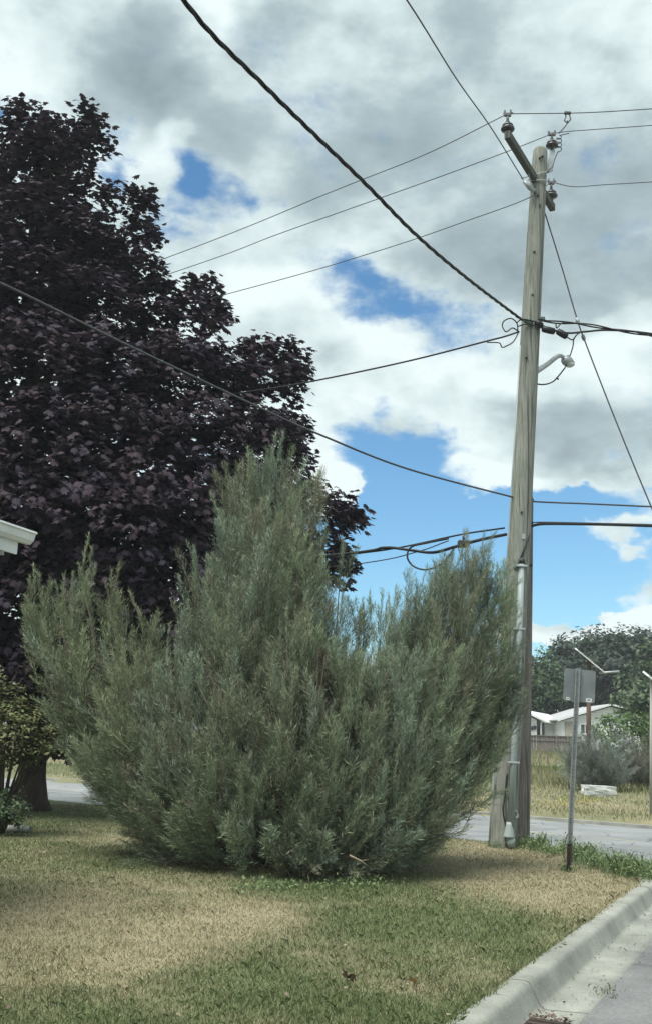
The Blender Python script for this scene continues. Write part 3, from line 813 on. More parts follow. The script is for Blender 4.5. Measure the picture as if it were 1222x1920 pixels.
    print('maple leaves', n)
    mesh_np('crown', V, Fc, M_LEAF, root, C)
    m = MB()
    gzb = float(gz(tb.x, tb.y))
    def q(px, py, dy=0): return at(px, py, Y0 + dy)
    m.tube([Vector((tb.x - .06, Y0, gzb - .05)), q(58, 1500), q(60, 1460), q(63, 1420), q(66, 1330), q(68, 1200), q(66, 1000), q(62, 700), q(60, 450), q(70, 260)],
           [.42, .35, .29, .27, .26, .24, .21, .14, .08, .02], 14)
    for (a, b, dy) in (((66, 1300), (300, 1000), -.8), ((66, 1250), (-150, 950), .3), ((66, 1180), (420, 900), .6), ((65, 1080), (250, 780), -1.6), ((64, 1000), (-100, 700), -1), ((63, 850), (380, 640), .2), ((62, 760), (170, 520), -.9), ((62, 650), (-30, 430), .3), ((60, 560), (250, 430), .1), ((60, 480), (150, 280), .2), ((66, 1320), (560, 1060), .3), ((66, 1330), (160, 1150), -2)):
        A, Bp = q(*a), q(*b, dy); mid = (A + Bp) / 2 + Vector((0, 0, -.25))
        pts = spline([A, mid, Bp], 5); k = len(pts)
        m.tube(pts, [.11 * (1 - .85 * i / k) for i in range(k)], 7)
        for j in range(4, k, 2):
            e = pts[j] + Vector(rand_dirs(1)[0]) * .9 + Vector((0, 0, .3)); m.tube([pts[j], (pts[j] + e) / 2 + Vector((0, 0, .06)), e], [.03, .02, .006], 5)
    m.build('trunk', M_BARK, root)
maple()

# ------------------------------------------------------------------ utility pole
pb = g(941, 1588); YP = pb.y
def PP(px, py, dy=0.0): return at(px, py, YP + dy)
ptop = PP(1012, 280)
def pole_at(py):                                     # centre of the shaft at image row py
    t = (1588 - py) / (1588 - 280); return PP(941 + (1012 - 941) * t, py)
def wood(name, c1, c2, c3):
    mt, nt, b = new_mat(name)
    N = nt.nodes.new; L = nt.links.new
    tc = N('ShaderNodeTexCoord'); mp = N('ShaderNodeMapping'); mp.inputs['Scale'].default_value = (11, 11, .6); L(tc.outputs['Object'], mp.inputs[0])
    n = N('ShaderNodeTexNoise'); n.inputs['Scale'].default_value = 3; n.inputs['Detail'].default_value = 9; n.inputs['Roughness'].default_value = .7; L(mp.outputs[0], n.inputs['Vector'])
    r = N('ShaderNodeValToRGB'); e = r.color_ramp.elements; e[0].position, e[0].color = .32, (*c1, 1); e[1].position, e[1].color = .66, (*c2, 1); x = e.new(.45); x.color = (*c3, 1); L(n.outputs['Fac'], r.inputs[0])
    # dark knots and checks
    m2 = N('ShaderNodeMapping'); m2.inputs['Scale'].default_value = (3.2, 3.2, 1.5); L(tc.outputs['Object'], m2.inputs[0])
    v = N('ShaderNodeTexVoronoi'); v.inputs['Scale'].default_value = 1.2; L(m2.outputs[0], v.inputs['Vector'])
    k = N('ShaderNodeMapRange'); k.inputs['From Min'].default_value = .05; k.inputs['From Max'].default_value = .13; k.inputs['To Min'].default_value = .3; k.inputs['To Max'].default_value = 1; L(v.outputs['Distance'], k.inputs['Value'])
    m3 = N('ShaderNodeMapping'); m3.inputs['Scale'].default_value = (14, 14, .22); L(tc.outputs['Object'], m3.inputs[0])
    n3 = N('ShaderNodeTexNoise'); n3.inputs['Scale'].default_value = 1.5; n3.inputs['Detail'].default_value = 3; L(m3.outputs[0], n3.inputs['Vector'])
    ck = N('ShaderNodeMapRange'); ck.inputs['From Min'].default_value = .33; ck.inputs['From Max'].default_value = .40; ck.inputs['To Min'].default_value = .42; ck.inputs['To Max'].default_value = 1; L(n3.outputs['Fac'], ck.inputs['Value'])
    mu = N('ShaderNodeMath'); mu.operation = 'MULTIPLY'; L(k.outputs[0], mu.inputs[0]); L(ck.outputs[0], mu.inputs[1])
    vm = N('ShaderNodeVectorMath'); vm.operation = 'SCALE'; L(r.outputs[0], vm.inputs[0]); L(mu.outputs[0], vm.inputs['Scale'])
    L(vm.outputs[0], b.inputs['Base Color']); b.inputs['Roughness'].default_value = .9; b.inputs['Specular IOR Level'].default_value = .15
    bp = N('ShaderNodeBump'); bp.inputs['Strength'].default_value = .5; bp.inputs['Distance'].default_value = .01; L(n.outputs['Fac'], bp.inputs['Height']); L(bp.outputs[0], b.inputs['Normal'])
    return mt
M_POLE = wood('pole_wood', (.10, .106, .092), (.285, .297, .262), (.185, .196, .170))
M_STUB = wood('old_pole_wood', (.085, .075, .068), (.22, .205, .195), (.14, .13, .12))
M_ARM = wood('crossarm_wood', (.045, .05, .048), (.13, .135, .125), (.08, .085, .08))
def utility_pole():
    root = empty('utility_pole', (pb.x, pb.y, 0), 'tall weathered wooden utility pole with crossarm and grey conduit beside the juniper', 'utility pole')
    m = MB(); pts, rs = [], []
    for py, w in ((1610, 52), (1588, 50), (1450, 48), (1200, 45), (950, 41), (700, 37), (450, 32), (300, 28), (284, 26), (279, 21)):
        p = pole_at(py); d = (p - CAM).length / math.cos(0); pts.append(p); rs.append(w / 2 * (p - CAM).dot(fw) / F_PX)
    m.tube(pts, rs, 24)
    m.build('shaft', M_POLE, root)
    # crossarm, level, square to the street
    zc = PP(1000, 330, -.2).z
    a, b = at_z(950, 252, zc), at_z(1035, 390, zc)
    d = (b - a); d.z = 0; d.normalize(); side = Vector((-d.y, d.x, 0)); upv = Vector((0, 0, 1))
    L_ = (b - a).length
    mid = (a + b) / 2
    print('crossarm', a, b, L_, YP)
    m = MB(); m.box(mid, (L_, .11, .15), (d, side, upv), .008); m.build('crossarm', M_ARM, root)
    m = MB(); pc = PP(1003, 335, -.17)
    m.tube([pc + side * .05 - d * .3 + Vector((0, 0, -.02)), pc + Vector((0, 0, -.55))], .012, 6)
    m.tube([pc + Vector((-.14, 0, -.03)), pc + Vector((.22, 0, -.03))], .014, 8)
    m.build('brace', M_GALV, root)
    def insulator(px, py, pyb):                # py: clamp, pyb: foot; stands on the arm
        zt = zc + .08
        p = at_z(px, pyb, zt)
        up_ = Vector((0, 0, 1)); i = MB()
        i.lathe(p, up_, [(.03, -.02), (.035, .10), (.06, .105), (.115, .125), (.125, .145), (.12, .17), (.07, .185), (.10, .20), (.10, .225), (.05, .24), (.04, .30)], 18)
        o = i.build('insulator', M_PORC, root)
        c = MB(); q = p + Vector((0, 0, .31))
        c.tube([q, q + Vector((0, 0, .10))], .025, 8); c.box(q + Vector((0, 0, .13)), (.13, .06, .07), None, .012)
        c.box(q + Vector((-.05, 0, .19)), (.03, .05, .06), None, .008); c.box(q + Vector((.055, 0, .195)), (.03, .05, .07), None, .008)
        c.tube([q + Vector((-.08, 0, .15)), q + Vector((.10, 0, .17))], .014, 6)
        c.build('clamp', M_CLAMP, o)
        return q + Vector((0, 0, .15))
    q1 = insulator(951, 218, 256)
    q3 = insulator(1033, 352, 380)
    # pole-top insulator on a steel bracket
    bp = PP(1026, 305, -.02)
    m = MB(); m.prism([PP(1022, 320, .02), PP(1033, 280, .02), PP(1040, 281, .02), PP(1036, 318, .02), PP(1028, 322, .02)], (0, .06, 0)); m.build('bracket', M_GALV, root)
    p = PP(1034, 282, .05)
    i = MB(); i.lathe(p, (0, 0, 1), [(.03, -.02), (.035, .06), (.06, .07), (.115, .085), (.12, .115), (.065, .13), (.10, .145), (.10, .17), (.045, .185), (.035, .25)], 18)
    o = i.build('insulator', M_PORC, root)
    c = MB(); q = p + Vector((0, 0, .25)); c.tube([q, q + Vector((0, 0, .08))], .022, 8); c.box(q + Vector((0, 0, .10)), (.15, .06, .06), None, .01); c.box(q + Vector((.06, 0, .15)), (.03, .05, .06), None, .008); c.box(q + Vector((-.06, 0, .14)), (.03, .05, .05), None, .008)
    c.build('clamp', M_CLAMP, o)
    q2 = q + Vector((0, 0, .11))
    # jumper with coil and stirrup clamp
    m = MB()
    coil = [PP(1066, 250, .05), PP(1048, 254, .05)]
    for k in range(30):
        a_ = k * .72; coil.append(PP(1047 + 5 * math.cos(a_), 256 + k * .9 + 3 * math.sin(a_), .05 + .02 * math.sin(a_)))
    coil += [PP(1040, 296, .05), PP(1035, 312, .0), PP(1026, 322, -.08)]
    m.tube(coil, .009, 5); m.tube(spline([PP(1047, 250, .05), PP(1056, 240, .05), PP(1062, 232, .05), PP(1063, 226, .05)], 5), .012, 6)
    for ang in range(1):
        m.tube([PP(1063, 231, .05), PP(1057, 226, .05), PP(1060, 219, .05), PP(1059, 213, .05)], .012, 6); m.tube([PP(1063, 231, .05), PP(1069, 224, .05), PP(1067, 217, .05), PP(1068, 213, .05)], .012, 6)
        m.box(PP(1063, 212, .05), (.13, .06, .05), None, .01)
    m.build('jumper', M_DARKMETAL, root)
    # guy attachment, strain bolt
    m = MB(); A = PP(981, 340, -.25); m.tube([A, PP(992, 352, -.22), PP(1001, 358, -.15)], [.03, .045, .05], 8); m.tube([PP(976, 334, -.2), PP(1024, 322, -.16)], .012, 6)
    m.build('strain_clamp', M_GALV, root)
    # bolts & tags
    for py, dx in ((305, -3), (302, 2), (375, -3), (480, -4), (560, -3), (678, -9), (965, -2), (1070, -8)):
        c = pole_at(py); m = MB(); r = .16; q = Vector((c.x + dx / F_PX * YP, c.y - .17 - .03 * (py > 600), c.z)); m.lathe(q, (0, -1, 0), [(.022, -.03), (.022, .012), (.012, .014)], 8); m.build('bolt', M_DARKMETAL, root)
    for py, dx, w_, h_ in ((1010, 4, .06, .09), (1105, -9, .05, .05), (1240, -6, .07, .035)):
        c = pole_at(py); m = MB(); m.box((c.x + dx / F_PX * YP, c.y - .205, c.z), (w_, .012, h_), None, .003); m.build('tag', M_GALV, root)
    for _ in range(26):
        py = random.uniform(560, 1500); c = pole_at(py); a_ = random.uniform(-1.1, 1.1); r_ = .135 + .07 * (py - 280) / 1300
        m = MB(); m.box((c.x + r_ * math.sin(a_), c.y - r_ * math.cos(a_), c.z), (.012, .012, .045)); m.build('staple', M_DARKMETAL, root)
    # grey conduit with flared guard
    rr = .053
    m = MB(); pts = [PP(977, 1052, -.19), PP(972, 1200, -.23), PP(964, 1380, -.27), PP(956, 1555, -.29)]
    m.tube(pts, rr, 14); co = m.build('conduit', M_PVC, root)
    m = MB(); e = PP(954, 1556, -.29); m.lathe(e, (pts[2] - pts[3]).normalized(), [(.095, -.12), (.092, -.10), (.058, .07), (.055, .12)], 18); m.tube([e + Vector((0.01, 0, -.1)), e + Vector((.035, -.02, -.27))], [.075, .065], 14); m.build('flared_guard', M_PVC, co)
    for py in (1062, 1180, 1300, 1430):
        t = (py - 1052) / (1555 - 1052); c = PP(977 - 21 * t, py, -.19 - .10 * t); m = MB(); m.box(c + Vector((0, -.03, 0)), (.20, .08, .03), None, .005); m.build('strap', M_GALV, co)
    m = MB(); m.lathe(PP(977, 1052, -.19), (0, 0, 1), [(.06, -.05), (.065, .02), (.04, .05)], 12); m.build('weather_cap', M_DARKMETAL, co)
    m = MB(); pts = spline([PP(973, 1052, -.2), PP(982, 1030, -.2), PP(990, 1005, -.12), PP(990, 990, -.02)], 6); m.tube(pts, .018, 6); m.build('riser_cable', M_CABLE, root)
    # pale ground-wire moulding on the left, thin strip up the right
    m = MB()
    m.tube([pole_at(py) + Vector((-(.215 - (1588 - py) * .00006), -.03, 0)) for py in (1590, 1500, 1400, 1300, 1100, 900, 650)], .028, 8); m.build('wire_moulding', M_PVC, root)
    m = MB(); m.tube(spline([PP(950, 1450, -.22), PP(946, 1490, -.24), PP(942, 1520, -.24), PP(948, 1550, -.25)], 6), .012, 6); m.build('loose_wire', M_CABLE, root)
    m = MB(); m.tube([pole_at(py) + Vector((.10, -.135, 0)) for py in (330, 500, 700, 900, 1040)], .008, 5); m.build('ground_wire', M_WIRE, root)
    m = MB(); m.tube([PP(966, 1535, -.26), PP(970, 1530, -.2), PP(967, 1522, -.2), PP(963, 1520, -.26)], .02, 6); m.build('hook', M_PVC, root)
    return q1, q2, q3
Q1, Q2, Q3 = utility_pole()
def stub():
    b = at(977, 1568, YP + .55); b.z = 0
    root = empty('old_pole', b, 'grey split old pole cut short behind the tall utility pole', 'old pole')
    m = MB(); top = at(988, 930, YP + .55)
    pts = [Vector((b.x, b.y, -.1)), b] + [b.lerp(top, t) for t in (.25, .5, .75, .98)] + [top + Vector((0, 0, .02))]
    rb = .135
    m.tube(pts, [rb, rb, rb * .98, rb * .92, rb * .86, rb * .8, rb * .7], 18)
    m.build('shaft', M_STUB, root)
    for py in (940, 985, 1066):
        t = (1568 - py) / (1568 - 930); c = b.lerp(top, t); m = MB(); m.lathe(c + Vector((.06, -.11, 0)), (.4, -1, 0), [(.025, -.02), (.025, .03), (.012, .035)], 8); m.build('bolt', M_DARKMETAL, root)
    m = MB(); m.tube(spline([at(992, 945, YP + .4), at(997, 950, YP + .4), at(994, 955, YP + .4)], 4), .012, 5)
    m.build('hook', M_DARKMETAL, root)
stub()

# ------------------------------------------------------------------ street lamp
def street_lamp():
    a = PP(1001, 700, -.02)
    root = empty('street_lamp', a, 'small street lamp on a curved grey arm fixed to the utility pole', 'street lamp')
    m = MB(); pts = spline([PP(1001, 699, .0), PP(1025, 683, .08), PP(1043, 669, .14), PP(1050, 667, .17), PP(1057, 671, .2)], 6)
    m.tube(pts, [.05 - .015 * i / (len(pts) - 1) for i in range(len(pts))], 12); m.build('arm', M_GALV, root)
    hd = MB(); h = PP(1066, 678, .25); ax = (PP(1081, 684, .4) - PP(1056, 674, .15)).normalized()
    s0 = PP(1055, 674, .18)
    hd.lathe(s0, ax, [(.04, 0), (.075, .03), (.10, .09), (.095, .16), (.07, .23), (.035, .30), (.01, .32)], 16)
    head = hd.build('lamp_head', M_GALV, root)
    le = MB(); le.lathe(PP(1067, 683, .27), (0, 0, -1), [(.10, 0), (.085, .03), (.05, .05), (.01, .055)], 14); le.build('lens', mat('lamp_lens', (.5, .55, .55), None, 5, .2, spec=.5), head)
    ce = MB(); ce.lathe(PP(1064, 672, .25), (0, 0, 1), [(.035, 0), (.035, .05), (.02, .06)], 10); ce.build('photocell', M_DARKMETAL, head)
    m = MB(); m.tube(spline([PP(1000, 719, -.1), PP(1018, 721, .0), PP(1035, 716, .1), PP(1047, 704, .15), PP(1058, 690, .2)], 8), .014, 6)
    m.tube([PP(1043, 708, .1), PP(1046, 712, .1)], .016, 5)
    m.build('lamp_cable', M_CABLE, root)
    m = MB(); m.tube(spline([PP(1058, 690, .2), PP(1066, 672, .2), PP(1073, 650, .15), PP(1075, 636, .1), PP(1085, 622, .0)], 8), .012, 6); m.build('feed_cable', M_CABLE, root)
street_lamp()

# ------------------------------------------------------------------ wires
def wire(pts, r, label, name='power_line', cat='cable', group=None, mat_=None, n=14, sides=6):
    m = MB(); m.tube(spline(pts, n), r, sides); o = m.build(name, mat_ or M_WIRE)
    return tag(o, label, cat, group)
def twisted(pts, r_strand, r_helix, pitch, label, name, strands=3):
    c = spline(pts, 40); m = MB()
    for s in range(strands):
        path = []; ln = 0
        for i, p in enumerate(c):
            if i: ln += (p - c[i - 1]).length
            d = (c[min(i + 1, len(c) - 1)] - c[max(0, i - 1)]); u, v, _ = frame(d)
            a = 2 * math.pi * (ln / pitch + s / strands)
            path.append(p + u * (r_helix * math.cos(a)) + v * (r_helix * math.sin(a)))
        m.tube(path, r_strand, 6)
    o = m.build(name, M_CABLE); return tag(o, label, 'cable')
twisted([at(150, -330, 6.5), at(345, 0, 8.2), at(500, 165, 9.6), at(680, 340, 11.6), at(780, 441, 13.1), at(875, 522, 14.8), at(975, 598, YP - .22)], .013, .0145, .9,
        'thick twisted black service cable crossing the sky from top left to the pole', 'service_cable')
wire([at(600, -230, 8), at(762, 0, 10.2), at(855, 148, 12.6), at(920, 240, 14.8), PP(980, 337, -.27)], .011, 'thin dark guy wire rising steeply from the crossarm to the top edge', 'guy_wire')
# three conductors to the left (behind the maple) and on to the right
def far_left(px, py, Q, dep):   # the conductor runs parallel to the street
    return at(px, py, dep)
dl = 21.5
grp = 'overhead conductors on the crossarm'
def conductor(Q, mids, endl, right, label):
    m = MB(); m.tube(spline([endl] + mids[::1] + [Q], 14) + spline([Q] + right, 14)[1:], .0085, 6)
    return tag(m.build('power_line', M_WIRE), label, 'power line', grp)
conductor(Q1, [at(300, 488, dl), at(640, 352, 18.5), at(800, 288, 17.3)], at(-300, 700, 29), [at(1090, 211.5, Q1.y), at(1222, 204, Q1.y - .1), at(1400, 192, Q1.y - .2)], 'highest overhead conductor, held on the near end of the crossarm')
conductor(Q2, [at(310, 516, dl + .4), at(530, 436, 19.7), at(800, 340, 17.7), at(945, 286, 16.9)], at(-300, 715, 29.5), [at(1070, 246, Q2.y), at(1222, 235, Q2.y), at(1400, 221, YP - .4)], 'middle overhead conductor, held on the pole-top insulator')
conductor(Q3, [at(412, 555, dl), at(700, 473, 19), at(880, 412, 17.9), at(990, 371, 17.2)], at(-300, 740, 29.5), [at(1075, 350, Q3.y), at(1130, 346.5, Q3.y), at(1222, 341, Q3.y), at(1400, 329, Q3.y)], 'lowest overhead conductor, held on the far end of the crossarm')
# splices on conductors are small parts of the wires' look
wire([PP(1021, 400, .1), at(1052, 500, YP + .1), at(1080, 595, YP), at(1095, 638, YP - .1), at(1150, 780, YP - .3), at(1222, 955, YP - .6), at(1330, 1200, YP - 1.2), at(1440, 1430, YP - 2)], .013, 'thin guy wire slanting from the crossarm down to the right edge', 'guy_wire')
for (px, py), lb in (((1082, 602), 'upper of two pale strain links in the slanting guy wire right of the pole'), ((1093, 633), 'lower of two pale strain links in the slanting guy wire right of the pole')):
    m = MB(); p = at(px, py, YP - .03); d = (at(px + 4, py + 12, YP - .03) - p).normalized()
    m.lathe(p - d * .07, d, [(.012, 0), (.032, .03), (.038, .07), (.032, .11), (.012, .14)], 10)
    tag(m.build('guy_insulator', M_GALV), lb, 'insulator', 'strain links of the guy wire')
# secondary services
wire([at(-200, 905, 30), at(300, 770, 22), at(575, 717, 19.5), at(760, 678, 18), at(910, 640, 17), at(945, 631, 16.8), PP(972, 622, -.2)], .016, 'thin secondary cable running from behind the maple to the pole below the service cable', 'secondary_cable', mat_=M_CABLE)
twisted([PP(1005, 600, -.1), at(1040, 604, YP - .1), at(1085, 607, YP - .1), at(1140, 616, YP - .2), at(1222, 630, YP - .3), at(1420, 668, YP - .5)], .014, .02, 1.3, 'loose twisted black cable leaving the pole to the right, upper', 'secondary_cable', 2)
wire([PP(1010, 612, -.12), at(1060, 624, YP - .1), at(1095, 622, YP - .1), at(1140, 619, YP - .2), at(1222, 626, YP - .3), at(1420, 660, YP - .5)], .019, 'thick black cable leaving the connectors right of the pole', 'secondary_cable', mat_=M_CABLE)
def connectors():
    root = empty('cable_connectors', PP(1010, 612, -.15), 'cluster of black cable connectors and looped leads wrapped round the pole', 'connectors')
    for i, (a, b) in enumerate((((1003, 603), (1016, 612)), ((1015, 616), (1040, 622)), ((1043, 620), (1063, 632)))):
        m = MB(); A, B = PP(*a, -.2), PP(*b, -.2); d = (B - A).normalized(); L = (B - A).length
        m.lathe(A, d, [(.03, 0), (.06, .02), (.065, L * .5), (.06, L - .02), (.03, L)], 10); m.build('connector', M_CABLE, root)
    m = MB()
    for pts in ([(975, 598), (990, 600), (1010, 606), (1030, 618)], [(972, 622), (960, 615), (948, 622), (941, 612), (944, 602), (957, 597), (968, 606), (970, 622)], [(972, 622), (962, 640), (950, 648), (940, 651), (935, 643), (912, 642)],
                [(970, 612), (985, 608), (1005, 612), (1022, 618)], [(1041, 606), (1043, 615), (1052, 606), (1066, 604)], [(1062, 632), (1072, 637), (1080, 628), (1090, 622)], [(1030, 604), (1020, 600), (1008, 598)], [(968, 605), (975, 600), (984, 603)]):
        m.tube(spline([PP(px, py, -.24 if px > 945 else -.2) for px, py in pts], 7), .012, 6)
    m.build('lead', M_CABLE, root)
    gm = mat('green_glass', (.06, .10, .085), (.10, .14, .12), 9, .3, spec=.5)
    m = MB(); m.box(PP(1013, 597, -.1), (.15, .06, .06), None, .01); m.build('rack', gm, root); m = MB(); m.lathe(PP(990, 604, -.2), (1, 0, -.2), [(.03, -.08), (.04, 0), (.03, .08)], 10); m.build('spool', gm, root)
connectors()
# telephone line in front of the maple
wire([at(-250, 425, 10), at(0, 530, 11.5), at(250, 652, 13), at(510, 775, 14.8), at(600, 815, 15.2), at(760, 878, 16), at(960, 932, YP - .1), at(995, 940, YP + .35), at(1110, 945, YP + .3), at(1222, 950, YP + .3), at(1420, 958, YP + .3)], .016, 'long grey telephone wire crossing in front of the maple and past the pole', 'telephone_line', n=16)
# communications bundle
wire([PP(990, 990, .1), PP(1004, 984, .1), PP(1030, 982, .1), at(1120, 983, YP + .1), at(1222, 986, YP + .1), at(1420, 992, YP)], .028, 'thick black communication cable running right from the pole', 'communication_cable', mat_=M_CABLE)
wire([PP(994, 981, .1), PP(1015, 979, .1), PP(1120, 981, .1), at(1222, 983.5, YP + .1), at(1420, 990, YP)], .010, 'thin messenger strand along the thick communication cable on the right', 'messenger_wire', mat_=M_CABLE)
wire([at(-200, 1120, 30), at(300, 1080, 22), at(650, 1040, 19), at(740, 1028, 18.4), at(800, 1016, 18), at(870, 1001, 17.4), at(945, 990, YP + .1)], .016, 'upper black communication strand left of the pole above the juniper', 'communication_cable', mat_=M_CABLE)
wire([at(-200, 1110, 30), at(300, 1070, 22), at(650, 1038, 19), at(720, 1027, 18.5), at(765, 1031, 18.2), at(810, 1036, 18), at(850, 1026, 17.5), at(900, 1012, 17), at(948, 1002, YP + .1)], .028, 'sagging thick black communication cable left of the pole above the juniper', 'communication_cable', mat_=M_CABLE)
wire([at(840, 1010, 17.6), at(800, 1018, 17.9), at(770, 1026, 18.1), at(763, 1045, 18.1), at(775, 1062, 18.1), at(800, 1068, 17.9), at(830, 1055, 17.7), at(850, 1030, 17.5)], .017, 'slack storage loop of black cable hanging left of the pole', 'cable_loop', mat_=M_CABLE)
wire([at(-100, 1180, 28), at(400, 1090, 21), at(680, 1056, 18.8), at(780, 1035, 18.2), at(840, 1014, 17.6)], .010, 'thin lower drop wire meeting the cable loop left of the pole', 'drop_wire', mat_=M_CABLE)
m = MB(); m.box(at(868, 1020, 17.3), (.20, .12, .13), None, .02); m.tube([at(868, 1012, 17.3), at(868, 1002, 17.3)], .02, 6); tag(m.build('splice_box', M_DARKMETAL), 'dark splice box hanging on the cables left of the pole', 'splice box')

# ------------------------------------------------------------------ street sign seen from the back
def sign():
    b = g(1065, 1634); Y = b.y
    root = empty('street_sign', b, 'grey back of a square road sign on a perforated steel post by the kerb', 'sign')
    top = at(1083, 1256, Y - .03)
    ax = (top - b).normalized(); sx = Vector((1, 0, 0)) - ax * ax.x; sx.normalize(); sy = ax.cross(sx)
    if sy.y < 0: sy = -sy
    def ch(p0, p1, name, mat_):                        # U-channel with flanges, open towards the camera
        m = MB(); L = (p1 - p0).length; w, dpt, t = .020, .026, .004
        prof = [(-w - .015, 0), (-w, 0), (-w * .6, dpt), (w * .6, dpt), (w, 0), (w + .015, 0), (w + .015, t), (w + t * .2, t), (w * .6 + t, dpt + t), (-w * .6 - t, dpt + t), (-w - t * .2, t), (-w - .015, t)]
        n = len(prof); vs = [p0 + sx * x + sy * y for x, y in prof] + [p1 + sx * x + sy * y for x, y in prof]
        m.add(vs, [(i, (i + 1) % n, (i + 1) % n + n, i + n) for i in range(n)] + [(0, 1, 10, 11), (1, 2, 9, 10), (2, 3, 8, 9), (3, 4, 7, 8), (4, 5, 6, 7), (n, n + 11, n + 10, n + 1), (n + 1, n + 10, n + 9, n + 2), (n + 2, n + 9, n + 8, n + 3), (n + 3, n + 8, n + 7, n + 4), (n + 4, n + 7, n + 6, n + 5)])
        nf = len(m.f)
        if name == 'post':
            for k in range(int(L / .05)):
                m.lathe(p0 + (p1 - p0).normalized() * (.05 * k + .03) + sy * (dpt - .0015), -sy, [(.0062, -.001), (.0062, .0012)], 6)
        o = m.build(name, mat_, root); o.data.materials.append(M_DARKMETAL)
        for f in o.data.polygons[nf:]: f.material_index = 1
        return o
    j = b + ax * .36
    po = ch(j, top + ax * .02, 'post', mat('dull_galvanised', (.18, .205, .205), (.27, .295, .295), 14, .55, metal=.3))
    ch(b - ax * .1, j + ax * .03 , 'post_base', M_RUST)
    # panel
    c = at(1085.5, 1285.5, Y + .02); h = .222; hh = .225; r = .035
    m = MB(); poly = []
    for cx, cy, a0 in ((h - r, hh - r, 0), (-h + r, hh - r, 90), (-h + r, -hh + r, 180), (h - r, -hh + r, 270)):
        for k in range(7):
            a = R(a0 + 15 * k); poly.append((cx + r * math.cos(a), cy + r * math.sin(a)))
    e1 = (Vector((1, 0, 0)) * math.cos(.045) + Vector((0, 0, -1)) * math.sin(.045)); e2 = ax
    e1 = (e1 - e2 * e1.dot(e2)).normalized(); en = e1.cross(e2); en = en if en.y > 0 else -en
    cc = c; m.prism([cc + e1 * x + e2 * y for x, y in poly], en * .004)
    pan = m.build('panel', mat('dull_aluminium', (.14, .165, .168), (.185, .21, .213), 5, .55, metal=.2), root)
    for x, y, w, hgt in ((-.155, -.195, .045, .035), (.14, -.19, .08, .05)):
        m = MB(); q = cc - en * .0015 + e1 * x + e2 * y; m.box(q, (w, .002, hgt), (e1, en, e2)); st = m.build('sticker', M_WHITE, pan)
        m = MB(); q = q - en * .0016
        for k in range(3): m.box(q + e1 * (w * (-.22 + .2 * k)) + e2 * (.004 * (k % 2)), (w * .15, .001, hgt * (.35 + .1 * (k % 2))), (e1, en, e2))
        m.build('print', M_DARKMETAL, st)
    for t in (.19, -.03, -.17)[:2]:
        m = MB(); m.lathe(cc - en * .03 + e2 * t, -en, [(.011, -.03), (.011, .006), (.006, .008)], 8); m.build('bolt', M_DARKMETAL, po)
sign()

# ------------------------------------------------------------------ solar posts across the street
def solar_post(name, px, py_base, Y, py_top, wpx, mat_, label, panel, arm):
    b = at(px, py_base, Y); b.z = float(gz(b.x, b.y))
    root = empty(name, b, label, 'post')
    tp = at(px + 1, py_top, Y); r = wpx / 2 * Y / F_PX
    m = MB(); m.tube([b - Vector((0, 0, .1)), b.lerp(tp, .5), tp], [r, r, r * .95], 12); m.build('pole', mat_, root)
    (a, c) = panel; A, C = at(*a, Y - .05), at(*c, Y - .05); d = (C - A).normalized(); nn = ((A + C) / 2 - CAM).normalized(); q = d.cross(nn).normalized(); nn = q.cross(d)
    m = MB(); m.box((A + C) / 2, ((C - A).length, .9, .05), (d, nn, q), .008); so = m.build('solar_panel', M_WHITE, root)
    m = MB(); m.box((A + C) / 2 + q * (.031 if q.z > 0 else -.031), ((C - A).length - .06, .84, .008), (d, nn, q)); m.build('cells', mat('solar_cells', (.01, .015, .04), (.015, .02, .05), 9, .15, spec=.5), so)
    if arm:
        m = MB(); m.tube([at(*arm[0], Y), at(*arm[1], Y)], .045, 8); m.build('arm', M_GALV, root)
    m = MB(); m.tube([tp, (A + C) / 2], .04, 8); m.build('mount', M_GALV, root)
solar_post('solar_post', 1102, 1450, 40, 1236, 8.5, mat('brown_wood_post', (.085, .055, .04), (.15, .10, .075), 8, .85, (1, 1, .2)), 'brown wooden post behind the square sign carrying a tilted solar panel', ((1079, 1217), (1130, 1259)), ((1122, 1262), (1160, 1259)))
solar_post('solar_post', 1219, 1522, 27, 1274, 5, mat('pale_grey_post', (.30, .31, .28), (.42, .43, .40), 6, .8, (1, 1, .2)), 'pale post at the right edge carrying a small tilted solar panel', ((1209, 1263), (1236, 1285)), None)

